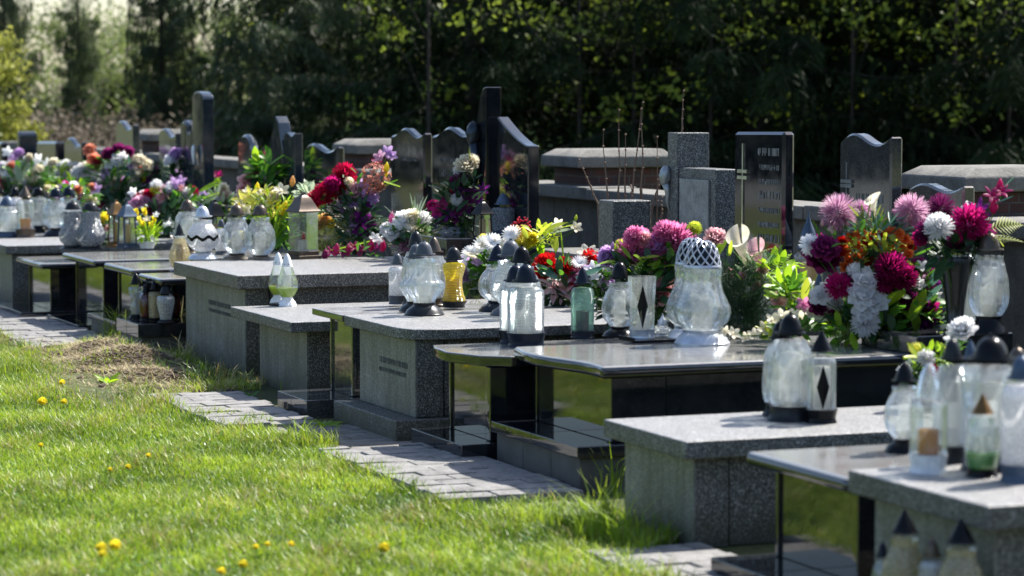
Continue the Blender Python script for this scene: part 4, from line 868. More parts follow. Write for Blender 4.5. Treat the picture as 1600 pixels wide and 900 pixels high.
A('flower_arrangement', 'plum peony and white roses with crimson chrysanthemums in front right', (1352, 540), [
  ('peony', 'plum', 1283, 402, 28), ('peony', 'plum', 1290, 394, 20, -.1), ('mum', 'white', 1265, 383, 15), ('mum', 'wine', 1392, 420, 24, -.15), ('mum', 'wine', 1412, 434, 20, -.14), ('mum', 'wine', 1382, 440, 19, -.14), ('mum', 'magenta', 1310, 448, 20, -.14), ('mum', 'plum', 1330, 440, 16),
  ('rose', 'white', 1350, 440, 19, -.16), ('rose', 'white', 1344, 464, 20, -.18), ('rose', 'white', 1366, 474, 19, -.17), ('rose', 'white', 1350, 484, 18, -.18), ('mum', 'white', 1352, 506, 20, -.18), ('mum', 'white', 1337, 425, 13, -.14), ('rose', 'white', 1282, 462, 14, -.14), ('orchid', 'white', 1294, 448, 12),
  ('peony', 'magenta', 1445, 478, 14), ('peony', 'purple', 1462, 494, 13), ('mum', 'purple', 1450, 500, 12), ('lily', 'plum', 1444, 426, 13), ('peony', 'plum', 1460, 430, 9), ('orchid', 'white', 1464, 462, 8), ('orchid', 'pink', 1256, 476, 11)]+scatter(1340, 470, 80, 34, 14, [('mum', 'wine', 15), ('peony', 'plum', 14), ('rose', 'white', 15), ('mum', 'white', 15)], 13),
  [('ovate', 'bright', 1385, 480, 1412, 450, 28), ('ovate', 'bright', 1388, 490, 1430, 480, 26), ('ovate', 'yellowgreen', 1380, 500, 1400, 470, 20), ('ovate', 'bright', 1395, 500, 1416, 530, 20), ('ovate', 'green', 1420, 495, 1408, 532, 16), ('ovate', 'yellowgreen', 1400, 400, 1432, 415, 20),
   ('ovate', 'bright', 1285, 475, 1325, 468, 14), ('ovate', 'yellowgreen', 1278, 430, 1258, 458, 12), ('ovate', 'green', 1430, 400, 1460, 390, 16), ('ovate', 'blue', 1455, 445, 1468, 420, 14), ('fern', 'olive', 1335, 500, 1285, 532, 20), ('fern', 'olive', 1340, 495, 1310, 530, 20), ('ovate', 'green', 1300, 490, 1270, 510, 14)],
  [('ovate', 'green', 1370, 490, 75, 34, 46, 28, 13), ('ovate', 'dark', 1370, 465, 80, 45, 34, 28, 13), ('ovate', 'bright', 1408, 490, 28, 34, 26, 32, 18), ('ovate', 'green', 1355, 520, 75, 16, 50, 28, 13), ('ovate', 'bright', 1340, 515, 70, 18, 24, 26, 12), ('ovate', 'dark', 1360, 508, 80, 22, 30, 26, 13)], h=hB, pot=None)
A('orchid_spray', 'pale cream orchid spray lying along the wavy slab below the plum peony', (1215, 540), [('orchid', 'cream', x, y, r) for x, y, r in
  ((1178, 524, 10), (1165, 528, 8), (1196, 515, 12), (1208, 500, 11), (1222, 496, 12), (1240, 494, 11), (1254, 500, 12), (1268, 490, 12), (1232, 512, 11), (1146, 522, 10), (1133, 518, 8), (1282, 484, 10))],
  [('ovate', 'yellowgreen', 1200, 530, 1208, 508, 12), ('ovate', 'bright', 1190, 530, 1216, 522, 12), ('ovate', 'green', 1250, 516, 1278, 506, 14)], [('ovate', 'green', 1250, 515, 45, 12, 26, 22, 10), ('ovate', 'yellowgreen', 1205, 522, 16, 9, 8, 16, 8)], h=hB, depth=.05, pot=None)
A('flower_arrangement', 'small white and lime posy behind the near right lanterns', (1450, 640), [('peony', 'white', 1505, 520, 20), ('mum', 'white', 1414, 580, 11), ('mum', 'white', 1447, 560, 13), ('daisy', 'lemon', 1432, 548, 12), ('orchid', 'white', 1424, 568, 9), ('bud', 'yellow', 1452, 572, 7), ('rose', 'crimson', 1458, 580, 10), ('orchid', 'lime', 1475, 545, 9), ('orchid', 'white', 1485, 530, 9)],
  [('ovate', 'yellowgreen', 1436, 560, 1420, 535, 12), ('ovate', 'yellowgreen', 1440, 560, 1412, 556, 11)], [('ovate', 'bright', 1450, 560, 34, 20, 30, 15, 7), ('ovate', 'dark', 1440, 605, 28, 34, 44, 22, 10), ('ovate', 'green', 1495, 540, 18, 14, 14, 14, 7)], h=hA)
# ---------- centre cluster
A('flower_arrangement', 'bright pink chrysanthemum bouquet behind the lattice lanterns', (1030, 515), [
  ('mum', 'pink', 1055, 374, 24), ('mum', 'pink', 1040, 364, 18), ('mum', 'pink', 1072, 388, 22), ('mum', 'pink', 1052, 398, 20), ('mum', 'pink', 986, 394, 21), ('mum', 'pink', 975, 402, 13), ('peony', 'lilac', 1025, 388, 15), ('peony', 'lilac', 1015, 396, 12), ('mum', 'lpink', 1006, 374, 12),
  ('peony', 'lilac', 952, 402, 15), ('peony', 'lpink', 1117, 374, 15), ('rose', 'lpink', 1036, 456, 24), ('rose', 'lpink', 1025, 440, 16), ('mum', 'lime', 1085, 358, 11), ('orchid', 'cream', 1030, 418, 13), ('orchid', 'cream', 1050, 424, 10), ('mum', 'lime', 970, 384, 9), ('rose', 'lpink', 1142, 428, 9), ('bud', 'lilac', 982, 368, 5), ('bud', 'lilac', 957, 384, 5)]+scatter(1040, 385, 66, 24, 18, [('mum', 'pink', 17), ('orchid', 'cream', 11), ('peony', 'lilac', 12), ('peony', 'lpink', 12)], 11),
  [('ovate', 'bright', 1110, 420, 1108, 360, 12), ('ovate', 'bright', 1112, 412, 1140, 362, 16), ('ovate', 'bright', 1110, 405, 1125, 384, 14), ('ovate', 'yellowgreen', 1000, 412, 964, 412, 9), ('ovate', 'yellowgreen', 1000, 404, 1030, 398, 9), ('ovate', 'yellowgreen', 990, 405, 1020, 412, 9), ('ovate', 'green', 1136, 400, 1146, 380, 10), ('ovate', 'blue', 900, 435, 944, 418, 14)],
  [('ovate', 'dark', 1010, 435, 60, 45, 110, 26, 12), ('ovate', 'green', 1050, 410, 75, 28, 60, 22, 9), ('ovate', 'bright', 1000, 412, 60, 16, 20, 22, 10), ('ovate', 'dark', 1000, 485, 70, 28, 70, 24, 11)], h=hB)
A('calla_bouquet', 'cream calla lilies with feathery green leaves left of the plum peony', (1165, 522), [('calla', 'cream', 1158, 388, 24, -.05), ('calla', 'lpink', 1184, 402, 20, .03), ('orchid', 'white', 1198, 440, 10), ('orchid', 'cream', 1188, 448, 9)]+scatter(1190, 445, 40, 22, 8, [('orchid', 'white', 9), ('rose', 'lpink', 8), ('orchid', 'cream', 9)], 14),
  [('fern', 'bright', 1190, 425, 1236, 392, 26, -.1), ('fern', 'bright', 1192, 432, 1248, 424, 26, -.1), ('fern', 'bright', 1195, 428, 1250, 405, 24, -.1), ('fern', 'olive', 1165, 410, 1208, 378, 14), ('blade', 'green', 1160, 440, 1128, 400, 4), ('ovate', 'yellowgreen', 1140, 400, 1144, 375, 8)],
  [('needle', 'dark', 1150, 475, 48, 50, 130, 40, 22), ('fern', 'green', 1195, 430, 46, 24, 16, 36, 14), ('ovate', 'bright', 1215, 420, 30, 22, 22, 20, 11), ('needle', 'dark', 1150, 505, 46, 26, 70, 34, 20)], h=hB, pot=None)
A('flower_arrangement', 'red roses and pink gladioli right of the clear globe lanterns', (872, 478), [('rose', 'red', 852, 412, 16), ('rose', 'red', 868, 420, 12), ('rose', 'red', 888, 420, 17), ('rose', 'red', 921, 406, 14), ('rose', 'red', 926, 417, 11), ('orchid', 'cream', 918, 396, 14), ('daisy', 'white', 905, 412, 12),
  ('lily', 'lpink', 866, 450, 19), ('lily', 'pink', 886, 440, 16), ('lily', 'lpink', 880, 458, 15), ('peony', 'pink', 900, 432, 11), ('lily', 'lilac', 935, 408, 11)]+scatter(890, 430, 45, 24, 12, [('rose', 'red', 12), ('lily', 'lpink', 12), ('orchid', 'white', 9), ('mum', 'pink', 10)], 15),
  [('ovate', 'blue', 838, 415, 874, 435, 16), ('ovate', 'dark', 855, 440, 840, 470, 14), ('blade', 'olive', 870, 470, 900, 462, 5)], [('ovate', 'dark', 875, 445, 42, 28, 50, 24, 10), ('ovate', 'green', 880, 425, 45, 20, 20, 20, 8)], h=h5)
A('flower_arrangement', 'white daisies and dark lilies trailing lime leaves left of the red roses', (770, 462), [('daisy', 'white', 758, 386, 17), ('daisy', 'white', 770, 380, 14), ('daisy', 'white', 800, 368, 14), ('daisy', 'white', 735, 396, 12), ('mum', 'yellow', 822, 378, 14), ('mum', 'yellow', 832, 374, 11), ('berries', 'crimson', 815, 357, 15), ('hydrangea', 'apricot', 806, 364, 10),
  ('calla', 'cream', 743, 404, 15), ('calla', 'white', 724, 410, 15), ('mum', 'lemon', 770, 394, 9), ('orchid', 'cream', 872, 352, 10), ('orchid', 'cream', 900, 356, 9), ('bud', 'blue' if 0 else 'lime', 900, 340, 4), ('calla', 'lpink', 762, 402, 10)]+scatter(785, 385, 40, 14, 8, [('daisy', 'white', 13), ('mum', 'lemon', 10), ('orchid', 'cream', 10)], 12),
  [('ovate', 'yellowgreen', 840, 372, 862, 346, 14), ('ovate', 'yellowgreen', 852, 362, 884, 342, 14), ('ovate', 'yellowgreen', 868, 358, 905, 350, 12), ('ovate', 'pale', 840, 378, 870, 360, 14), ('ovate', 'pale', 860, 366, 895, 356, 13), ('ovate', 'bright', 838, 380, 850, 402, 12), ('ovate', 'bright', 850, 380, 842, 402, 11), ('ovate', 'yellowgreen', 870, 370, 868, 395, 8), ('blade', 'bright', 876, 362, 880, 408, 3, .1)],
  [('ovate', 'green', 770, 425, 48, 28, 60, 22, 9), ('ovate', 'yellowgreen', 845, 368, 30, 16, 24, 15, 8), ('needle', 'olive', 745, 452, 30, 14, 24, 16, 9), ('ovate', 'dark', 800, 420, 50, 35, 40, 24, 10)], h=h5)
# ---------- double tomb
A('flower_arrangement', 'tall bouquet of crimson chrysanthemums and lilac orchids with rust hydrangea', (560, 398), [
  ('mum', 'crimson', 538, 274, 18), ('mum', 'crimson', 507, 304, 17), ('mum', 'crimson', 528, 300, 14), ('mum', 'crimson', 548, 286, 12), ('peony', 'magenta', 520, 290, 12), ('hydrangea', 'rust', 587, 276, 19), ('hydrangea', 'rust', 580, 290, 13), ('orchid', 'lilac', 605, 238, 10), ('orchid', 'mauve', 594, 246, 10), ('orchid', 'lilac', 612, 244, 8), ('orchid', 'magenta', 590, 252, 8), ('bud', 'yellow', 604, 262, 7), ('bud', 'yellow', 602, 272, 6),
  ('orchid', 'lilac', 565, 294, 12), ('orchid', 'lilac', 576, 302, 13), ('orchid', 'purple', 572, 316, 12), ('orchid', 'lilac', 584, 310, 10), ('peony', 'lilac', 545, 318, 14), ('orchid', 'purple', 566, 340, 12), ('orchid', 'purple', 578, 350, 11), ('orchid', 'purple', 562, 360, 11), ('orchid', 'lilac', 556, 350, 9), ('mum', 'white', 524, 321, 12), ('mum', 'cream', 545, 284, 7),
  ('mum', 'apricot', 508, 344, 10), ('mum', 'yellow', 518, 350, 7), ('mum', 'apricot', 500, 352, 8), ('mum', 'crimson', 494, 312, 13), ('peony', 'lpink', 556, 300, 12), ('mum', 'white', 550, 330, 10), ('orchid', 'white', 538, 338, 7)]+scatter(565, 325, 24, 40, 12, [('orchid', 'lilac', 10), ('orchid', 'purple', 10), ('peony', 'lilac', 9)], 9),
  [('ovate', 'bright', 582, 298, 606, 278, 11), ('ovate', 'green', 590, 296, 622, 282, 12), ('ovate', 'bright', 600, 284, 624, 294, 10), ('ovate', 'green', 556, 270, 548, 262, 8), ('fern', 'olive', 505, 380, 555, 372, 18), ('fern', 'olive', 500, 385, 535, 360, 16), ('fern', 'olive', 515, 388, 560, 392, 14)],
  [('ovate', 'dark', 555, 345, 42, 48, 90, 22, 9), ('needle', 'olive', 515, 372, 26, 18, 40, 20, 10), ('ovate', 'green', 540, 300, 50, 30, 24, 16, 7), ('ovate', 'pale', 480, 308, 14, 20, 18, 14, 7)], h=hM)
A('gladiolus_spray', 'magenta gladiolus spray lying flat on the double tomb edge', (555, 404), [('lily' if i % 2 else 'bud', 'magenta' if i % 3 else 'plum', 508+i*9, 398-(i % 3)*3-i*1.1, 8) for i in range(11)]+[('orchid', 'white', 585, 372, 8), ('orchid', 'white', 594, 376, 7)],
  [('blade', 'bright', 515, 392, 590, 378, 6, .05), ('blade', 'olive', 520, 396, 580, 386, 4, .05)]+[('blade', 'pale', 600+i*2, 376+i*3, 618, 372+i*4, 1.4) for i in range(8)], [('ovate', 'green', 560, 396, 40, 6, 10, 18, 5)], pot=None, h=hM, stems=False, depth=.03)
A('flower_arrangement', 'white carnations with wispy grass blades left of the wicker ball', (640, 406), [('peony', 'white', 632, 346, 14), ('rose', 'white', 612, 366, 12), ('rose', 'white', 604, 358, 10), ('mum', 'white', 660, 344, 13), ('daisy', 'white', 655, 352, 12), ('mum', 'magenta', 677, 322, 9), ('bud', 'pink', 612, 340, 8), ('peony', 'purple', 636, 370, 15), ('rose', 'cream', 662, 362, 9), ('lily', 'mauve', 628, 382, 14), ('mum', 'mauve', 640, 384, 15), ('peony', 'purple', 652, 374, 11), ('rose', 'white', 622, 352, 14), ('mum', 'white', 644, 356, 12), ('orchid', 'white', 618, 352, 9)]+scatter(632, 356, 34, 16, 9, [('rose', 'white', 11), ('peony', 'cream', 11)], 10),
  [('ovate', 'green', 662, 372, 690, 352, 14), ('ovate', 'bright', 655, 378, 680, 362, 12)]+[('blade', 'pale', 650, 345, 640+i*4, 300+(i*13 % 22), 2.2) for i in range(9)]+[('blade', 'bright', 668, 340, 690, 314, 3), ('blade', 'pale', 620, 340, 600, 322, 2), ('fern', 'green', 645, 345, 648, 316, 10)], [('ovate', 'green', 640, 362, 36, 22, 40, 18, 8), ('ovate', 'dark', 650, 385, 38, 18, 50, 20, 9)], h=hM)
A('flower_arrangement', 'purple orchids climbing the tallest monument under a pale bloom', (722, 408), [('peony', 'cream', 728, 262, 16), ('mum', 'cream', 736, 252, 11), ('peony', 'white', 720, 268, 10), ('peony', 'plum', 716, 284, 11), ('mum', 'crimson', 712, 300, 9), ('orchid', 'purple', 730, 296, 10), ('orchid', 'purple', 726, 314, 12), ('orchid', 'purple', 742, 304, 10), ('orchid', 'magenta', 738, 320, 9), ('lily', 'purple', 755, 296, 9), ('orchid', 'plum', 715, 330, 12), ('lily', 'purple', 700, 334, 14), ('orchid', 'magenta', 690, 322, 9), ('mum', 'white', 714, 312, 9), ('orchid', 'purple', 690, 340, 12), ('lily', 'purple', 704, 346, 13), ('orchid', 'magenta', 682, 330, 10), ('orchid', 'purple', 748, 318, 9), ('lily', 'purple', 716, 336, 12)]+scatter(722, 318, 32, 36, 14, [('orchid', 'purple', 10), ('lily', 'purple', 10), ('orchid', 'plum', 9)], 8),
  [('ovate', 'green', 700, 350, 716, 326, 12), ('blade', 'blue', 740, 318, 768, 288, 3), ('blade', 'olive', 735, 250, 732, 228, 3), ('blade', 'green', 700, 340, 668, 350, 6)], [('ovate', 'dark', 715, 320, 34, 50, 90, 20, 8), ('ovate', 'dark', 730, 285, 18, 24, 30, 14, 6)], h=hM)
# ---------- yellow cluster
A('flower_arrangement', 'yellow and cream lilies with orange buds rising behind the globe lanterns', (428, 392), [('lily', 'lemon', 380, 314, 13), ('lily', 'lemon', 392, 306, 12), ('lily', 'lemon', 372, 326, 11), ('lily', 'lemon', 396, 318, 10), ('orchid', 'cream', 440, 298, 11), ('peony', 'cream', 432, 308, 10), ('bud', 'apricot', 457, 283, 7), ('bud', 'yellow', 446, 322, 7), ('bud', 'yellow', 438, 328, 6), ('bud', 'yellow', 402, 292, 6), ('lily', 'lemon', 416, 300, 10), ('orchid', 'cream', 405, 306, 9), ('lily', 'lemon', 424, 318, 9), ('tulip', 'yellow', 388, 362, 7), ('tulip', 'yellow', 378, 368, 7)]+scatter(415, 316, 46, 26, 14, [('lily', 'lemon', 10), ('orchid', 'cream', 8), ('bud', 'yellow', 6)], 17),
  [('blade', 'bright', 428, 378, 412+i*5, 312+(i*17 % 26), 4) for i in range(11)]+[('ovate', 'pale', 412, 298, 424, 284, 10), ('ovate', 'green', 432, 385, 460, 360, 13), ('ovate', 'green', 430, 388, 440, 360, 12), ('ovate', 'blue', 450, 330, 470, 318, 10)],
  [('ovate', 'green', 438, 366, 24, 24, 50, 18, 8), ('blade', 'bright', 425, 330, 40, 30, 50, 22, 3), ('blade', 'olive', 400, 330, 40, 20, 26, 18, 3)], h=.58)
A('flower_arrangement', 'tall deep green leaves with magenta rosebuds beside the round topped stone', (410, 380), [('rose', 'magenta', 408, 248, 8), ('rose', 'magenta', 395, 272, 8), ('rose', 'lpink', 383, 284, 11), ('rose', 'lpink', 380, 296, 9), ('bud', 'magenta', 412, 242, 5)]+scatter(400, 300, 26, 22, 5, [('rose', 'lpink', 8), ('orchid', 'white', 7)], 16),
  [('ovate', 'bright', 402, 262, 398, 228, 13), ('ovate', 'bright', 398, 266, 380, 262, 11), ('ovate', 'green', 412, 268, 440, 238, 15), ('ovate', 'green', 418, 275, 444, 262, 14), ('ovate', 'green', 415, 290, 432, 268, 14), ('ovate', 'green', 405, 285, 420, 255, 12)], [('ovate', 'green', 418, 272, 28, 28, 45, 22, 11), ('ovate', 'dark', 412, 315, 30, 40, 70, 24, 11)], h=.5)
# ---------- left clusters
A('flower_arrangement', 'pink and crimson roses above yellow tulips left of the wavy band lantern', (248, 372), [('rose', 'crimson', 228, 307, 11), ('rose', 'crimson', 238, 304, 9), ('rose', 'red', 220, 310, 9), ('rose', 'mauve', 215, 318, 11), ('rose', 'mauve', 246, 318, 12), ('rose', 'lpink', 262, 300, 10), ('rose', 'lpink', 254, 308, 9), ('rose', 'lpink', 262, 312, 8), ('rose', 'magenta', 236, 330, 7), ('mum', 'yellow', 243, 298, 8), ('rose', 'crimson', 299, 300, 9), ('orchid', 'lilac', 272, 290, 11), ('orchid', 'lilac', 282, 284, 9), ('rose', 'mauve', 206, 322, 8)]+scatter(255, 305, 48, 18, 14, [('rose', 'lpink', 9), ('rose', 'mauve', 9), ('mum', 'white', 8), ('orchid', 'white', 7)], 4),
  [('ovate', 'green', 290, 312, 282, 298, 9), ('ovate', 'bright', 312, 300, 340, 286, 12), ('ovate', 'bright', 318, 310, 342, 300, 12), ('ovate', 'pale', 318, 320, 340, 300, 9)], [('ovate', 'dark', 258, 340, 34, 26, 80, 20, 9), ('ovate', 'green', 280, 308, 40, 16, 40, 15, 8), ('ovate', 'pale', 268, 325, 20, 14, 22, 13, 7)], h=.52)
A('flower_arrangement', 'lilac sprays with pink calla in front of the arched monument', (305, 352), [('calla', 'pink', 300, 262, 11), ('orchid', 'lilac', 278, 276, 10), ('orchid', 'lilac', 288, 284, 10), ('orchid', 'lilac', 270, 284, 9), ('orchid', 'magenta', 341, 274, 7), ('mum', 'yellow', 314, 282, 6), ('peony', 'white', 268, 252, 10), ('peony', 'lilac', 276, 244, 11), ('peony', 'white', 282, 252, 9), ('orchid', 'white', 328, 300, 9)]+scatter(292, 278, 40, 20, 12, [('orchid', 'lilac', 9), ('orchid', 'white', 8), ('mum', 'cream', 6)], 5),
  [('ovate', 'bright', 310, 292, 330, 264, 11), ('ovate', 'bright', 306, 290, 314, 266, 9), ('ovate', 'green', 300, 290, 292, 274, 9), ('ovate', 'green', 312, 296, 338, 290, 10)], [('ovate', 'green', 305, 298, 34, 22, 50, 16, 8), ('blade', 'bright', 318, 285, 22, 18, 24, 18, 3), ('ovate', 'dark', 275, 270, 18, 20, 30, 14, 7)], h=.5)
A('flower_pot', 'low pot of yellow and cream tulips beside the slate blue lantern', (230, 388), [('tulip', 'yellow', 213, 333, 7), ('tulip', 'yellow', 226, 332, 7), ('tulip', 'yellow', 241, 343, 6), ('tulip', 'yellow', 224, 352, 7), ('tulip', 'yellow', 237, 353, 7), ('orchid', 'cream', 230, 343, 6), ('orchid', 'white', 244, 336, 5), ('orchid', 'white', 258, 352, 4), ('orchid', 'white', 264, 350, 4), ('tulip', 'lemon', 218, 344, 6)],
  [('blade', 'bright', 230, 372, 215+i*5, 345+(i*7 % 14), 3) for i in range(10)], [('ovate', 'bright', 230, 366, 22, 14, 60, 11, 4)], pot='white', h=.51)
A('flower_pot', 'small yellow and pink posy left of the brown house lantern', (165, 384), [('mum', 'yellow', 163, 340, 8), ('mum', 'yellow', 158, 348, 6), ('rose', 'lpink', 165, 358, 7), ('rose', 'coral', 157, 364, 6)], (), [('ovate', 'green', 163, 352, 12, 16, 30, 12, 6)], h=.51)
A('flower_arrangement', 'white roses and plum peonies with coral blooms in front of the tall wavy stone', (175, 350), [('rose', 'coral', 140, 234, 9), ('rose', 'coral', 146, 248, 9), ('rose', 'crimson', 151, 254, 9), ('peony', 'plum', 170, 242, 9), ('peony', 'plum', 186, 236, 10), ('peony', 'plum', 200, 240, 10), ('peony', 'white', 188, 252, 12), ('peony', 'cream', 218, 254, 11), ('rose', 'cream', 230, 258, 9), ('mum', 'white', 146, 282, 13), ('mum', 'white', 175, 288, 12), ('rose', 'white', 128, 268, 12), ('rose', 'magenta', 124, 276, 8), ('rose', 'magenta', 132, 288, 9), ('orchid', 'lilac', 145, 304, 11), ('orchid', 'lilac', 150, 314, 9), ('orchid', 'lilac', 165, 296, 9), ('orchid', 'lilac', 192, 284, 8), ('rose', 'magenta', 166, 283, 7), ('orchid', 'white', 178, 300, 9), ('peony', 'white', 154, 318, 9), ('bud', 'yellow', 224, 276, 8), ('orchid', 'purple', 228, 282, 9), ('orchid', 'plum', 240, 268, 10)]+scatter(168, 285, 62, 36, 34, [('mum', 'white', 9), ('rose', 'white', 8), ('orchid', 'white', 8), ('orchid', 'lilac', 8), ('peony', 'cream', 9), ('rose', 'magenta', 7), ('rose', 'coral', 7)], 3),
  [('ovate', 'green', 165, 255, 185, 246, 10), ('ovate', 'blue', 200, 268, 205, 250, 12), ('ovate', 'blue', 205, 270, 220, 264, 11), ('ovate', 'green', 150, 265, 160, 252, 10)], [('ovate', 'green', 180, 272, 55, 28, 90, 15, 7), ('ovate', 'dark', 175, 310, 55, 26, 90, 18, 8), ('ovate', 'blue', 200, 262, 22, 14, 20, 13, 7), ('ovate', 'dark', 235, 285, 18, 26, 40, 15, 7)], h=.5)
A('lily_plant', 'broad white striped leaves and white blooms at the far left', (50, 330), [('mum', 'white', 14, 276, 12), ('rose', 'crimson', 6, 284, 8), ('orchid', 'white', 60, 250, 9), ('orchid', 'white', 52, 256, 8), ('orchid', 'lilac', 22, 248, 8), ('mum', 'lilac', 30, 240, 8), ('rose', 'coral', 18, 260, 7), ('orchid', 'white', 12, 238, 8), ('mum', 'cream', 36, 300, 14), ('rose', 'red', 48, 296, 7), ('mum', 'cream', 74, 298, 9), ('mum', 'white', 4, 262, 9)]+scatter(40, 270, 56, 28, 20, [('mum', 'white', 9), ('rose', 'white', 8), ('orchid', 'white', 8), ('orchid', 'lilac', 8), ('peony', 'cream', 9)], 6),
  [('ovate', 'pale', 30, 282, 46, 242, 15), ('ovate', 'pale', 34, 284, 24, 256, 12), ('ovate', 'bright', 34, 286, 62, 264, 14), ('ovate', 'pale', 46, 284, 92, 270, 12), ('ovate', 'bright', 44, 288, 84, 284, 13), ('ovate', 'green', 40, 284, 52, 266, 12), ('ovate', 'pale', 48, 282, 78, 276, 10)], [('ovate', 'green', 45, 278, 45, 22, 60, 16, 8), ('ovate', 'dark', 40, 302, 50, 16, 60, 16, 8)], h=.5)
A('flower_arrangement', 'white and lime blossoms between the two leftmost headstones', (96, 326), [('mum', 'white', 100, 276, 9), ('orchid', 'cream', 92, 288, 8), ('mum', 'white', 108, 288, 9), ('bud', 'yellow', 86, 282, 5), ('orchid', 'white', 74, 256, 8), ('mum', 'white', 118, 262, 8)]+scatter(100, 278, 30, 24, 12, [('mum', 'white', 9), ('rose', 'white', 8), ('orchid', 'white', 8), ('orchid', 'lilac', 8), ('peony', 'cream', 9)], 7), (), [('ovate', 'bright', 88, 276, 26, 20, 40, 14, 6), ('ovate', 'green', 100, 300, 26, 18, 40, 14, 7)], h=.5)
A('flower_arrangement', 'low white and lilac spray filling the gap behind the wavy band lantern', (338, 372), scatter(338, 318, 34, 26, 20, [('orchid', 'white', 8), ('orchid', 'lilac', 8), ('mum', 'white', 8), ('rose', 'lpink', 7), ('peony', 'cream', 8)], 31), [('ovate', 'bright', 340, 322, 356, 296, 10), ('ovate', 'green', 330, 330, 312, 312, 10)], [('ovate', 'green', 338, 325, 36, 26, 60, 15, 7), ('ovate', 'pale', 345, 318, 30, 18, 16, 14, 6)], h=.5)
A('flower_arrangement', 'small cream and white blooms between the house lantern and crimson chrysanthemums', (484, 392), scatter(484, 318, 22, 26, 15, [('orchid', 'cream', 8), ('mum', 'white', 9), ('bud', 'yellow', 6), ('rose', 'lpink', 8), ('mum', 'lemon', 8)], 32), (), [('ovate', 'green', 484, 325, 24, 30, 46, 16, 7), ('ovate', 'pale', 480, 305, 20, 16, 18, 14, 6), ('needle', 'olive', 500, 372, 24, 14, 20, 18, 10)], h=.58)
A('flower_arrangement', 'low coral and white posy behind the two mirror speckled lanterns', (118, 362), scatter(118, 305, 34, 24, 20, [('rose', 'coral', 8), ('mum', 'white', 9), ('orchid', 'lilac', 8), ('peony', 'cream', 9), ('rose', 'magenta', 7)], 33), (), [('ovate', 'green', 118, 308, 38, 26, 70, 15, 7), ('ovate', 'bright', 110, 295, 30, 16, 20, 14, 7)], h=.5)
A('flower_arrangement', 'plum and violet blooms with lime leaves leaning between the rose dome and the black vase', (1432, 540), scatter(1440, 462, 26, 50, 12, [('peony', 'purple', 12), ('mum', 'plum', 13), ('orchid', 'magenta', 11), ('lily', 'plum', 11), ('orchid', 'white', 9)], 34), [('ovate', 'bright', 1420, 500, 1446, 452, 20), ('ovate', 'yellowgreen', 1410, 520, 1440, 500, 20), ('ovate', 'bright', 1425, 440, 1440, 405, 14), ('ovate', 'blue', 1450, 470, 1470, 440, 14)], [('ovate', 'green', 1435, 470, 32, 55, 60, 24, 12), ('ovate', 'bright', 1425, 500, 30, 30, 22, 28, 15), ('ovate', 'dark', 1440, 500, 34, 34, 40, 24, 12)], h=hB, pot=None)
A('flower_arrangement', 'pink and cream blooms with fresh leaves between the ribbed cup and the plum peony', (1238, 530), scatter(1240, 460, 30, 36, 12, [('orchid', 'white', 10), ('rose', 'lpink', 10), ('orchid', 'pink', 10), ('orchid', 'cream', 10)], 35), [('ovate', 'yellowgreen', 1255, 470, 1262, 432, 13)], [('ovate', 'green', 1240, 470, 34, 36, 50, 22, 10), ('ovate', 'bright', 1235, 450, 34, 28, 24, 22, 11)], h=hB, pot=None)
A('flower_arrangement', 'cream and mauve blooms sagging over the slab between the yellow lantern and the white daisies', (742, 462), scatter(738, 428, 20, 22, 9, [('orchid', 'cream', 9), ('mum', 'mauve', 10), ('orchid', 'lilac', 8), ('rose', 'white', 9)], 36), (), [('ovate', 'green', 738, 436, 24, 24, 46, 18, 8), ('needle', 'olive', 742, 450, 26, 12, 24, 16, 9)], h=h5)
A('flower_arrangement', 'pink and white blooms with blue green leaves between the green lantern and the round one', (938, 500), scatter(938, 438, 24, 30, 12, [('orchid', 'white', 10), ('rose', 'lpink', 11), ('peony', 'lilac', 11), ('lily', 'pink', 11), ('orchid', 'cream', 10)], 37), [('ovate', 'blue', 920, 440, 948, 425, 14)], [('ovate', 'green', 938, 450, 28, 32, 50, 20, 9), ('ovate', 'dark', 938, 470, 28, 24, 30, 20, 9)], h=.5, pot=None)
# wicker ball and curly twigs
B = at(706, 408, hM); t = thing('wicker_ball', 'silvery ball woven of thin twigs beside the purple orchids', 'ornament', B); ppm = F/B.y; r = 25/ppm
mb = MB(); rnd = random.Random(5)
for k in range(70):
    n = Vector((rnd.gauss(0, 1), rnd.gauss(0, 1), rnd.gauss(0, 1))).normalized(); a = n.orthogonal().normalized(); b_ = n.cross(a); s0 = rnd.uniform(0, 6.28); rr = r*rnd.uniform(.9, 1.)
    mb.tube([Vector((0, 0, r*1.35))+(a*math.cos(s0+j*.5)+b_*math.sin(s0+j*.5))*rr for j in range(9)], .0022, 4)
obj('woven_twigs', mb, plain('silver twig', (.32, .34, .36), .5, .2), t)
B = at(560, 396, hM); t = thing('twig_spray', 'curly pale twigs looping out of the lilac orchids', 'twigs', B); mb = MB(); ppm = F/B.y
for k in range(6):
    pts = []; 
    for j in range(14):
        s = j/13; x = (-40+90*s+k*5)/ppm; z = (60-25*s+14*math.sin(s*9+k)*s+k*3-30*s*s*(k % 3))/ppm; pts.append(Vector((x, -.1+.05*math.sin(s*7+k*2), z)))
    mb.tube(pts, .0022, 4)
obj('twigs', mb, plain('pale twig', (.35, .26, .2), .6), t)
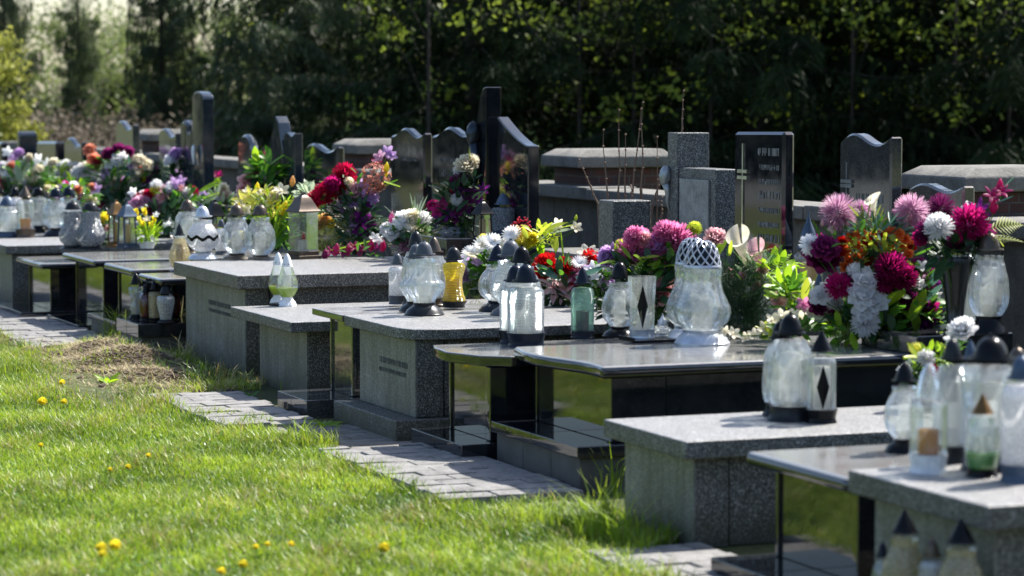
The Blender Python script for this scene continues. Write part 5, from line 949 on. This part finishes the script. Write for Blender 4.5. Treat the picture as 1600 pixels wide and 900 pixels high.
# ================================================================= GRASS
def blades(v, u, z, L, w, lean=.5, bend=.5, lmin=.1):
    """two stacked quads per blade"""
    n = len(v); az = NR.uniform(0, 6.283, n); la = NR.uniform(lmin, lean, n)
    x = cT*v-sT*u; y = sT*v+cT*u; base = np.stack([x, y, z], 1)
    d = np.stack([np.cos(az)*np.sin(la), np.sin(az)*np.sin(la), np.cos(la)], 1); h = np.stack([np.cos(az), np.sin(az), -.2*np.ones(n)], 1)
    sa = az+NR.uniform(.9, 2.2, n); s = np.stack([np.cos(sa), np.sin(sa), np.zeros(n)], 1)*(w/2)[:, None]
    L1 = L[:, None]; m = base+d*L1*.55; tip = base+d*L1*.95+h*(L1*bend*NR.uniform(.1, 1, n)[:, None]*.6)
    q1 = np.stack([base-s, base+s, m+s*.8, m-s*.8], 1); q2 = np.stack([m-s*.8, m+s*.8, tip+s*.12, tip-s*.12], 1)
    return np.concatenate([q1, q2])
def edge_v(u):      # outer limit of the lawn towards the graves
    return np.interp(u, [5, 8.9, 9.15, 10.15, 10.4, 11.9, 12.2, 13.0, 13.2, 14.5, 14.9, 17.4, 17.7, 24], [3.95, 4.0, 4.42, 4.42, 3.90, 3.88, 3.98, 3.9, 3.76, 3.74, 4.45, 4.45, 3.78, 3.7])
def dirt(v, u):     # bare, dry ground beside the double grave
    return np.exp(-((v-4.0)/.42)**2-((u-16.2)/1.5)**2)*1.25+.75*np.exp(-((v-3.45)/.22)**2-((u-15.0)/1.1)**2)+.6*np.exp(-((v-3.7)/.2)**2-((u-18.5)/1.5)**2)
vn = lambda v, u, f, s: (np.sin(v*f+s)*np.sin(u*f*.83+1.7*s)+np.sin(v*f*2.3+2*s+u)*np.sin(u*f*1.9-s))*.5
def mh(v, u): return .11*np.exp(-((v-4.05)/.26)**2-((u-16.6)/.8)**2)+.07*np.exp(-((v-3.4)/.6)**2-((u-16.0)/1.3)**2)+.025*np.exp(-((v-4.0)/.4)**2)*np.sin(u*9)*np.exp(-((u-16)/2)**2)
def gm(n, c, c2, tr=.5): return leafy(n, c, tr, .42, .3, c2=c2, scale=1.6, tint=(1, 1, .55))
G_A = gm('grass fresh', (.13, .25, .02), (.23, .33, .03)); G_B = gm('grass lime', (.25, .35, .035), (.32, .39, .06)); G_C = gm('grass dry', (.42, .34, .16), (.5, .42, .22), .35); G_D = gm('grass deep', (.05, .13, .015), (.1, .2, .02))
N0 = 330000
v = NR.uniform(1.2, 4.5, N0); u = NR.uniform(8.2, 21, N0)
X = cT*v-sT*u; Yy = sT*v+cT*u
ok = (v < edge_v(u)+NR.normal(0, .015, N0)) & (X > -.205*Yy-.25) & (Yy > 8.9) & (NR.uniform(0, 1, N0) > np.clip(dirt(v, u)*1.15, 0, .97)) & (NR.uniform(0, 1, N0) < np.clip(12.5/Yy, .55, 1))
v, u = v[ok], u[ok]; cl = vn(v, u, 5.3, 1.)+.6*vn(v, u, 13, 2.)
L = np.clip(.046+.028*cl+NR.normal(0, .016, len(v)), .018, .14); w = NR.uniform(.003, .0065, len(v))
edge = edge_v(u)-v; L = L*(1+.5*np.exp(-(edge/.08)**2))
pick = NR.uniform(0, 1, len(v))+.03+.30*cl+.35*np.clip(dirt(v, u), 0, 1)
Z = mh(v, u)
for nm, lo, hi, mat in (('lawn_grass', -9, .16, G_D), ('lawn_grass', .16, .62, G_A), ('lawn_grass', .62, 1.02, G_B), ('lawn_grass', 1.02, 9, G_C)):
    k = (pick >= lo) & (pick < hi); tag(quads(nm, blades(v[k], u[k], Z[k]-.004, L[k], w[k], .75, .8), mat), kind='stuff')
# the wider lawn left of the view: sparser, broader blades
N1 = 230000; v = NR.uniform(-9, 3.9, N1); u = NR.uniform(4, 30, N1); X = cT*v-sT*u; Yy = sT*v+cT*u
ok = ((X < -.205*Yy-.2) | (u > 20.8)) & (v < edge_v(u)); v, u = v[ok], u[ok]; pk = NR.uniform(0, 1, len(v))+.3*vn(v, u, 2.1, 1.)
for lo, hi, mat in ((-9, .6, G_A), (.6, 9, G_B)):
    k = (pk >= lo) & (pk < hi); tag(quads('lawn_grass', blades(v[k], u[k], np.zeros(k.sum()), NR.uniform(.05, .09, k.sum()), NR.uniform(.008, .014, k.sum()), .8, .8), mat), kind='stuff')
N2 = 16000; v = NR.uniform(1.3, 4.2, N2); u = NR.uniform(8.6, 20, N2); k = (vn(v, u, 3.1, 4.)+.35*vn(v, u, 9, 2.5) > .22) & (v < edge_v(u)-.03) & (dirt(v, u) < .4); v, u = v[k], u[k]
p0 = np.stack([cT*v-sT*u, sT*v+cT*u, mh(v, u)+NR.uniform(.012, .04, len(v))], 1); D = NR.normal(0, 1, (len(v), 3)); D[:, 2] *= .35; D /= np.linalg.norm(D, axis=1, keepdims=True); S = np.cross(D, NR.normal(0, .25, (len(v), 3))+np.array([0, 0, 1])); r_ = NR.uniform(.006, .012, len(v))[:, None]
tag(quads('clover', np.stack([p0-D*r_-S*r_*.4, p0-D*r_*.2-S*r_, p0+D*r_+S*r_*.3, p0+D*r_*.1+S*r_], 1), leafy('clover green', (.06, .17, .02), .4, .4, .3, c2=(.12, .26, .03), tint=(1, 1, .6))), kind='stuff')
def tufts(name, spots, mats, lean=.5):
    Vs = []
    for (cv, cu, r, n, h0) in spots:
        a = NR.uniform(0, 6.28, n); q = r*np.sqrt(NR.uniform(0, 1, n)); vv, uu = cv+q*np.cos(a), cu+q*np.sin(a)*1.3
        Vs.append(blades(vv, uu, mh(vv, uu)-.004, h0*NR.uniform(.45, 1.15, n), NR.uniform(.004, .008, n), lean, 1.1))
    for i, mat in enumerate(mats): tag(quads(name, np.concatenate(Vs[i::len(mats)]), mat), kind='stuff')
def sv(px, py): p = VU(at(px, py, 0)); return p
sp = []
for px, py, r, n, h in [(930, 850, .07, 70, .24), (945, 838, .05, 50, .28), (975, 862, .06, 40, .26), (905, 835, .08, 70, .15), (880, 830, .08, 60, .12), (860, 822, .07, 50, .13), (1000, 868, .05, 30, .12), (820, 822, .08, 50, .12), (740, 812, .08, 60, .1), (1020, 850, .08, 50, .12),
                        (700, 800, .06, 50, .1), (640, 775, .08, 60, .1), (600, 750, .08, 60, .1), (500, 700, .1, 90, .12), (470, 690, .08, 60, .13), (400, 668, .1, 70, .1), (340, 655, .1, 70, .09), (985, 760, .03, 24, .3), (960, 775, .03, 20, .26), (1290, 905, .07, 30, .10), (1370, 915, .06, 30, .12), (1180, 912, .1, 40, .08)]:
    a, b = sv(px, py); sp.append((a, b, r, n, h))
tufts('edge_grass', sp, [G_A, G_B, G_A], .45)
sp = []
for px, py, r, n, h in [(210, 570, .12, 60, .10), (160, 585, .12, 60, .08), (250, 590, .1, 50, .10), (130, 560, .14, 70, .08), (290, 575, .1, 50, .14), (200, 530, .15, 170, .28), (235, 534, .14, 160, .32), (262, 538, .12, 130, .34), (285, 545, .1, 80, .2), (180, 535, .12, 90, .16), (320, 600, .1, 70, .16), (345, 600, .1, 60, .14), (310, 610, .1, 60, .12), (30, 596, .15, 90, .12), (372, 598, .08, 60, .12), (300, 560, .1, 60, .2),
                        (120, 560, .2, 90, .08), (60, 570, .2, 100, .09), (20, 545, .2, 90, .08), (400, 600, .08, 60, .1), (450, 610, .05, 16, .12), (150, 550, .1, 60, .1), (440, 585, .05, 30, .1)]:
    a, b = sv(px, py); sp.append((a, b, r, n, h))
tufts('tall_grass', sp, [G_A, G_B, G_D, G_C], .9)
# dry mown grass matted over the heap
n = 15000; v = NR.normal(3.98, .26, n); u = NR.normal(16.4, .95, n); k = (v < 4.48) & (dirt(v, u) > .25); v, u = v[k], u[k]
m, t_, b_ = NM('dead grass'); b_.inputs['Base Color'].default_value = (.36, .29, .17, 1); b_.inputs['Roughness'].default_value = .9
tag(quads('dead_grass', blades(v, u, mh(v, u)+NR.uniform(-.005, .02, len(v)), NR.uniform(.03, .11, len(v)), NR.uniform(.002, .0045, len(v)), 1.75, .1, 1.15), m), kind='stuff')
mb = MB(); rnd = random.Random(8)
for i in range(900):
    v0, u0 = rnd.gauss(3.98, .2), rnd.gauss(16.5, .8)
    if v0 > 4.4: continue
    c = G(v0, u0, float(mh(v0, u0))+.005); r = rnd.uniform(.008, .035)
    mb.lathe([(r*.3, -r*.5), (r, -r*.1), (r*.8, r*.35), (r*.2, r*.55)], 6, c, flutes=3, amp=.2)
tag(obj('soil_clods', mb, plain('earth', (.07, .05, .035), .95, bmp=.01)), kind='stuff')
# broad leaved weeds and seed heads at the paving edges
def weed(label, px, py, n, Lp, c='bright', seed=0):
    B = at(px, py, 0); B.z = float(mh(*VU(B))); t = thing('weed', label, 'weed', B, 0, 'weeds in the paving'); rnd = random.Random(seed); mb = MB()
    for k in range(n):
        a = k*2.4; leaf_geo(mb, (0, 0, .0), (math.cos(a), math.sin(a), rnd.uniform(.5, 1.3)), Lp*rnd.uniform(.7, 1.1), Lp*.3, -.3, 'ovate', rnd)
    obj('leaves', mb, LF[c], t, smooth=True)
weed('low bright green weed at the corner of the rounded tomb plinth', 508, 668, 9, .09, 'bright', 1); weed('small weed beside the short terrazzo tomb', 390, 622, 7, .07, 'green', 2)
weed('dark broad leaved weed in the lawn left of the paving', 335, 690, 9, .09, 'green', 3); weed('broad leaved weed on the bare patch in the lawn', 168, 610, 9, .1, 'bright', 4); weed('pale weed at the near right paving', 1120, 905, 8, .05, 'olive', 5)
G_dand = (('dandelion beside a twin at the lower left, left one', 158, 862, 11), ('dandelion beside a twin at the lower left, right one', 180, 858, 12), ('dandelion standing alone in the middle of the near lawn', 600, 862, 11), ('dandelion at the bottom edge, right of two', 380, 888, 9),
          ('dandelion at the bottom edge, left of two', 346, 900, 9), ('small dandelion between the bottom pair and the lone one', 455, 856, 7), ('far dandelion on the left lawn near the bare patch', 66, 632, 9), ('tiny dandelion left of the far one near the paving', 97, 602, 6), ('pair blossom below the lower left twins', 160, 872, 9), ('speck in the middle lawn left of centre', 200, 734, 6), ('second speck in the middle lawn left of centre', 172, 738, 5), ('speck in the middle lawn nearer the paving', 232, 716, 5), ('tiny one on the left lawn below the weeds', 64, 700, 5), ('tiny one at lower centre right of the bottom pair', 418, 856, 6), ('small dandelion low in the lawn above the bottom pair', 400, 860, 6), ('small far dandelion right of the bare patch', 100, 632, 6))
for lab, px, py, r in G_dand:
    B = at(px, py+16, 0); t = thing('dandelion', 'yellow '+lab, 'dandelion', B, 0, 'dandelions in the lawn'); p = pt(px, py-4, B.y)-B; p.z = max(p.z, .05)
    mb = MB(); mb.tube([(0, 0, 0), p*.5, p], .002, 5); obj('stem', mb, LF['green'], t)
    bloom('mum', 'yellow', t, p, r/(F/B.y), Vector((0, -.5, 1)), 'flower_head')
# bare twigs behind the stone block
B = G(6.9, 14.0); t = thing('bare_shrub', 'leafless shrub of tall thin twigs rising behind the terrazzo block', 'shrub', B); wood = plain('twig bark', (.16, .1, .07), .8, bmp=.002)
for x0, y0, x1, y1 in [(1002, 330, 1004, 160), (985, 330, 1003, 170), (968, 330, 966, 172), (952, 330, 942, 203), (978, 330, 976, 210), (1025, 380, 1028, 214), (1018, 330, 1036, 262), (935, 318, 904, 250), (1064, 215, 1069, 142), (1005, 380, 1003, 240), (988, 318, 987, 290), (1033, 340, 1034, 308)]:
    Y = B.y+random.uniform(-.15, .15); p1 = pt(x1, y1, Y)-B; p0 = pt(x0, y0, Y)-B; f = Vector((p0.x+(p0.x-p1.x)*.4, p0.y, .0)) if y0 < 385 else p0
    mb = MB(); pts = [f, p0]+[p0+(p1-p0)*k/5+Vector((random.uniform(-.006, .006), 0, 0)) for k in range(1, 6)]
    mb.tube(pts, [.009, .008]+[.007-.0011*k for k in range(1, 6)], 6)
    for k in range(2, 7): q = pts[k]; mb.lathe([(.002, -.008), (.008, 0), (.002, .008)], 6, q)
    obj('twig', mb, wood, t)
# ================================================================= TREES
BARK = plain('bark', (.04, .032, .026), .95, bmp=.02); 
NEED = leafy('spruce needles', (.010, .024, .009), .3, .6, .35, c2=(.028, .045, .018), scale=1.2); NEED.node_tree.nodes['Principled BSDF'].inputs['Specular IOR Level'].default_value = .1; NEED2 = leafy('sunlit olive needles', (.04, .068, .026), .4, .55, .3, c2=(.08, .11, .045), scale=1.)  # olive needles carry the sunlit boughs' brightness in their colour
DEC = leafy('spring leaves', (.4, .48, .04), .7, .45, .3, c2=(.55, .6, .08), scale=.8); DEC2 = leafy('young leaves olive', (.13, .17, .055), .5, .45, .35, c2=(.18, .23, .07), scale=.8); DEC3 = leafy('golden shrub leaves', (.42, .44, .09), .55, .45, .2)
DRYB = leafy('dry brush', (.10, .082, .06), .25, .8, .3, c2=(.17, .14, .1))
def qarr(C, D, S, L, w):   # quads centred on C along D with side S
    a = D*(L/2)[:, None]; s = S*(w/2)[:, None]; return np.stack([C-a-s, C-a+s, C+a+s*.5, C+a-s*.5], 1)
def unit(a): return a/np.maximum(np.linalg.norm(a, axis=1, keepdims=True), 1e-6)
def spruce(label, x, y, H=15, Rb=3.2, seed=1, mat=None, nb=150, per=330, low=.3, droop=.4, fillq=5500):
    rs = np.random.RandomState(seed); t = thing('spruce_tree', label, 'tree', (x, y, 0), 0, 'spruces behind the graves')
    mb = MB(); mb.lathe([(.17, -.1), (.13, .4), (.11, H*.3), (.08, H*.7), (.015, H)], 10, flutes=5, amp=.06); obj('trunk', mb, BARK, t, smooth=True)
    Q = []; tw = MB()
    for k in range(nb):
        z = low+(H-low-.4)*(k/nb)**1.7; a = k*2.4+rs.uniform(-.3, .3); Lb = Rb*(1-z/H)**.75*rs.uniform(.7, 1.15)+.2
        dr = np.array([math.cos(a), math.sin(a), 0]); sd_ = np.array([-math.sin(a), math.cos(a), 0]); kk = droop*rs.uniform(.6, 1.3); rise = rs.uniform(.0, .25)
        P = lambda s: np.array([0, 0, z])+dr*(Lb*s)[:, None]+np.outer(Lb*(rise*s-kk*s*s+.18*s**4), [0, 0, 1])
        if z < 6: tw.tube([tuple(q) for q in P(np.linspace(0, 1, 5))], [.018, .015, .011, .007, .003], 4)
        n = int(per*(2.3 if z < 5.5 else .4)*(.3+.7*Lb/Rb)); nt_ = max(4, int(Lb*4.5))
        ts_ = rs.randint(0, nt_*2, n); s = .12+.88*((ts_//2)+.5)/nt_; s = np.clip(s+rs.normal(0, .010, n), .05, 1); side = np.where(ts_ % 2, 1, -1)
        tl = (.16+.42*np.sin(np.pi*np.clip(s, 0, 1))**.7*(1.1-s))*min(1.3, Lb*.5); q = rs.uniform(0, 1, n)
        C = P(s)+sd_*(side*tl*q)[:, None]+dr*(tl*q*.45)[:, None]; C[:, 2] -= tl*q*q*.45+rs.uniform(0, 1, n)**1.6*rs.uniform(.25, .75)*(1-.4*q); C += rs.normal(0, .018, (n, 3))
        D = unit(sd_*(side)[:, None]*.8+dr*.6+rs.normal(0, .45, (n, 3))-np.array([0, 0, 1.1])); S = unit(np.cross(D, rs.normal(0, 1, (n, 3))))
        Q.append(qarr(C, D, S, rs.uniform(.09, .19, n), rs.uniform(.018, .036, n)))
    n = fillq; z = rs.uniform(.25, 6, n); a = rs.uniform(0, 6.283, n); r = Rb*.55*np.sqrt(rs.uniform(.02, 1, n)); C = np.stack([r*np.cos(a), r*np.sin(a), z], 1)   # dead inner twigs and needles round the trunk
    D = unit(rs.normal(0, .6, (n, 3))-np.array([0, 0, 1.])); S = unit(np.cross(D, rs.normal(0, 1, (n, 3)))); Q.append(qarr(C, D, S, rs.uniform(.08, .2, n), rs.uniform(.014, .035, n)))
    quads('crown', np.concatenate(Q), mat or NEED, t); obj('branches', tw, BARK, t)
    return t
def broadleaf(label, x, y, H=9, Rc=2.6, seed=1, mat=None, n=26000, name='leafy_tree', z0=.8, sz=(.05, .11), clumps=70, group='leafy trees behind the graves', trunk=.14, shrub=False):
    rs = np.random.RandomState(seed); t = thing(name, label, 'shrub' if shrub else 'tree', (x, y, 0), 0, group)
    mb = MB(); cc = []
    if not shrub: mb.lathe([(trunk*1.5, -.1), (trunk, .4), (trunk*.7, H*.45), (trunk*.25, H*.9)], 9)
    for k in range(clumps):
        a = rs.uniform(0, 6.28); zz = z0+(H-z0)*rs.uniform(0, 1)**.85; r = Rc*math.sqrt(max(.05, 1-((zz-H*.5)/(H*.56))**2))*rs.uniform(.25, 1)
        c = np.array([r*math.cos(a), r*math.sin(a), zz]); cc.append(c)
        if k % 2 == 0 or shrub:
            b0 = Vector((0, 0, max(.1, zz-r*.9-.3))) if not shrub else Vector((c[0]*.2, c[1]*.2, 0)); mid = (b0+Vector(c))*.5+Vector((0, 0, .15)); mb.tube([b0, mid, c], [trunk*.3, trunk*.18, .006], 5)
    obj('trunk' if not shrub else 'stems', mb, BARK, t, smooth=True)
    cc = np.array(cc); i = rs.randint(0, len(cc), n); C = cc[i]+rs.normal(0, 1, (n, 3))*np.array([.42, .42, .3])*(Rc/2.6)**.5*rs.uniform(.5, 1.2, len(cc))[i][:, None]; C[:, 2] = np.maximum(C[:, 2], .02)
    D = unit(rs.normal(0, 1, (n, 3))); S = unit(np.cross(D, rs.normal(0, 1, (n, 3)))); L = rs.uniform(*sz, n); quads('crown' if not shrub else 'foliage', qarr(C, D, S, L, L*.7), mat or DEC, t)
    return t
def dup(o, x, y, rz, s, label):
    c = copy_tree(o); c.location = (x, y, 0); c.rotation_euler = (0, 0, rz); c.scale = s if isinstance(s, tuple) else (s,)*3; c['label'] = label; return c
def PX(px, Y): return (px-800)/F*Y
s1 = spruce('dark spruce behind the tallest monument', PX(740, 37), 37, 10.5, 3.3, 1, nb=92, per=330, fillq=1500)
s2 = spruce('dark spruce behind the bare twigs', PX(960, 39), 39, 11, 3.6, 2, nb=88, per=330, low=.5, fillq=1500)
s3 = spruce('olive spruce with drooping boughs right of the far arched monument', PX(470, 40), 40, 11, 1.9, 3, NEED2, nb=84, per=330, fillq=2500, low=.4, droop=.3)
dup(s1, PX(1180, 36), 36, 1.9, 1.05, 'dark spruce behind the flat topped black headstone'); dup(s2, PX(1400, 38), 38, 2.7, 1.0, 'dark spruce behind the tall grey granite headstone')
dup(s1, PX(1590, 36), 36, 4.1, 1.08, 'dark spruce at the right edge of the picture'); dup(s2, PX(840, 43), 43, .8, 1.1, 'spruce in the second row behind the sloping wing');
dup(s2, PX(600, 44), 44, 1.2, 1.0, 'spruce in the second row behind the wavy pair')
dup(s3, PX(125, 54), 54, 3.0, (.3, .3, .62), 'slim spruce between the pale leafy gap and the arched monument'); dup(s3, PX(10, 52), 52, 1.0, (.4, .4, .8), 'spruce at the left edge of the picture'); dup(s3, PX(255, 50), 50, 2.2, (.42, .42, .95), 'hanging spruce left of the far arched monument')
dup(s2, PX(1750, 40), 40, 1.5, 1.1, 'spruce just beyond the right edge'); 
d1 = broadleaf('sunlit spring tree glimpsed between the dark spruces at centre right', PX(920, 52), 52, 8, 3.4, 21, DEC, 20000, sz=(.09, .18), clumps=34)
dup(d1, PX(1120, 50), 50, 1.2, 1.0, 'sunlit spring tree glimpsed right of the pillar headstone'); dup(d1, PX(1330, 52), 52, 2.4, 1.05, 'sunlit spring tree glimpsed above the tall grey headstone'); dup(d1, PX(1540, 51), 51, 3.3, 1.0, 'sunlit spring tree glimpsed at the right edge'); dup(d1, PX(690, 53), 53, 4.5, 1.0, 'sunlit spring tree behind the wavy pair')
d2 = broadleaf('hazy olive tree in the left background', PX(130, 62), 62, 3.6, 2.4, 22, DEC2, 6500)
d3 = broadleaf('slender sapling with lime leaves behind the tall grey headstone', PX(1330, 34.6), 34.6, 4.6, 1.3, 41, leafy('lime leaves', (.16, .24, .025), .6, .5, .4, c2=(.27, .34, .045)), 420, z0=1.2, sz=(.05, .1), clumps=9, group='lime leaved saplings', trunk=.03)
for i_, (px_, Y_, l_) in enumerate(((1490, 34.9, 'slender sapling with lime leaves above the near brick pillar'), (1575, 34.4, 'slender sapling with lime leaves at the right edge'), (1110, 34.8, 'slender sapling with lime leaves above the pillar headstone'), (905, 35.2, 'slender sapling with lime leaves above the centre brick pillar'), (670, 34.7, 'slender sapling with lime leaves above the wavy pair'), (990, 35.3, 'slender sapling with lime leaves behind the bare twigs'))): dup(d3, PX(px_, Y_), Y_, i_*1.7+.6, 1.0, l_)
dup(d2, PX(340, 66), 66, 1.1, 1.05, 'hazy olive tree behind the far arched monument'); dup(d2, PX(500, 64), 64, 2.3, 1.1, 'hazy olive tree behind the drooping boughs'); dup(d2, PX(-60, 64), 64, 3.1, 1.0, 'hazy olive tree beyond the left edge'); dup(d2, PX(230, 72), 72, 5., 1.0, 'farthest olive tree at left')
broadleaf('golden green leafy shrub at the left edge', PX(2, 40), 40, 2.5, .55, 31, DEC3, 5200, 'leafy_shrub', .3, (.05, .09), 26, 'shrubs behind the graves', .05, True)
bb = broadleaf('brown leafless brush under the left trees', PX(120, 44), 44, .9, 1.7, 32, DRYB, 12000, 'brush', .05, (.04, .1), 60, 'shrubs behind the graves', .03, True)
for i, (px, Y, lab) in enumerate(((260, 46, 'brown brush behind the arched monument'), (400, 44, 'brown brush behind the fin shaped stone'), (540, 45, 'brown brush left of the wavy pair'), (20, 47, 'brown brush at the left edge'), (330, 52, 'farther brown brush at left'))): dup(bb, PX(px, Y), Y, i*1.3+.5, 1.0+.05*i, lab)
gb = broadleaf('low green bush under the dark spruces at centre', PX(830, 35), 35, .7, 1.3, 33, DEC2, 3500, 'leafy_shrub', .1, (.05, .09), 40, 'shrubs behind the graves', .03, True)
for i, (px, Y, lab) in enumerate(((1270, 37, 'low green bush right of the flat topped headstone'), (650, 36, 'low green bush behind the wavy pair'))): dup(gb, PX(px, Y), Y, i*1.9, 1.0+.08*i, lab)
# the wood behind everything: one dense far mass
rs = np.random.RandomState(77); n = 110000; x = rs.uniform(-26, 34, n); y = 66+rs.uniform(-2, 3, n); top = np.interp(x, [-26, -14, -6, -1, 6, 34], [1.0, .7, 1.5, 5, 9, 9])+1.2*np.sin(x*1.3)+.7*np.sin(x*3.1); z = rs.uniform(0, 1, n)*top
D = unit(rs.normal(0, 1, (n, 3))); S = unit(np.cross(D, rs.normal(0, 1, (n, 3)))); Ls = rs.uniform(.2, .45, n)
tag(quads('distant_wood', qarr(np.stack([x, y, z], 1), D, S, Ls, Ls*.8), leafy('far wood', (.012, .022, .01), .3, .8, .4, c2=(.025, .045, .018), scale=.5)), kind='stuff')
# unseen far-left trees, added so the polished stones mirror something darker
n = 26000; a = rs.uniform(-2.5, -.42, n)+0; rr = 52+rs.uniform(-3, 5, n); x = rr*np.sin(a); y = rr*np.cos(a); z = rs.uniform(0, 1, n)*(4.2+2.2*np.sin(a*21)+1.2*np.sin(a*47)); D = unit(rs.normal(0, 1, (n, 3))); S = unit(np.cross(D, rs.normal(0, 1, (n, 3)))); Ls = rs.uniform(.3, .6, n)
tag(quads('distant_wood', qarr(np.stack([x, y, z], 1), D, S, Ls, Ls*.8), leafy('reflection wood', (.02, .035, .016), .3, .7, .4, scale=.5)), kind='stuff')

# unseen tree belt behind the camera, added to darken the monuments' mirrored sides
n = 50000; a = rs.uniform(.75, 3.5, n); rr = 60+rs.uniform(-3, 6, n); x = rr*np.sin(a); y = rr*np.cos(a); z = rs.uniform(0, 1, n)*(11+2*np.sin(a*21)+1.5*np.sin(a*47)); D = unit(rs.normal(0, 1, (n, 3))); S = unit(np.cross(D, rs.normal(0, 1, (n, 3)))); Ls = rs.uniform(.6, 1.2, n)
tag(quads('distant_wood', qarr(np.stack([x, y, z], 1), D, S, Ls, Ls*.8), leafy('far wood', (.05, .08, .03))), kind='stuff')
# long spruce boughs, their sunlight put into a paler needle colour
for x0, y0, x1, y1, Ln in ((400, 35, 540, 112, 1), (425, 128, 566, 140, 1), (500, 5, 560, 40, 1), (780, 20, 850, 50, 1), (930, 60, 1010, 95, 1)):
    Y0 = 36.6; host = s3 if x0 < 600 else s1; p0, p1 = pt(x0, y0, Y0+.8), pt(x1, y1, Y0); ax = p1-p0; n = 1500
    s = NR.uniform(0, 1, n)**.8; side = np.where(NR.uniform(0, 1, n) > .5, 1, -1); q = NR.uniform(0, 1, n)**1.5
    base = np.array(p0)+np.outer(s, np.array(ax)); base[:, 2] += .12*np.sin(s*3.1); wd = .32*(1.1-s)+.05
    C = base+np.outer(side*wd*q, [.1, 1, 0]); C[:, 2] -= NR.uniform(0, 1, n)**1.5*.4*(1.15-s); C += NR.normal(0, .015, (n, 3))
    D = unit(np.array(ax.normalized())*.5+np.outer(side, [0, .5, 0])+NR.normal(0, .4, (n, 3))-np.array([0, 0, .8])); S = unit(np.cross(D, NR.normal(0, 1, (n, 3))))
    V = qarr(C, D, S, NR.uniform(.07, .14, n), NR.uniform(.014, .03, n)); mw = np.array(host.matrix_world.inverted() if 0 else Matrix.Translation(-host.location)); V = V+mw[:3, 3]
    quads('bough', V.astype(np.float32), NEED2, host)
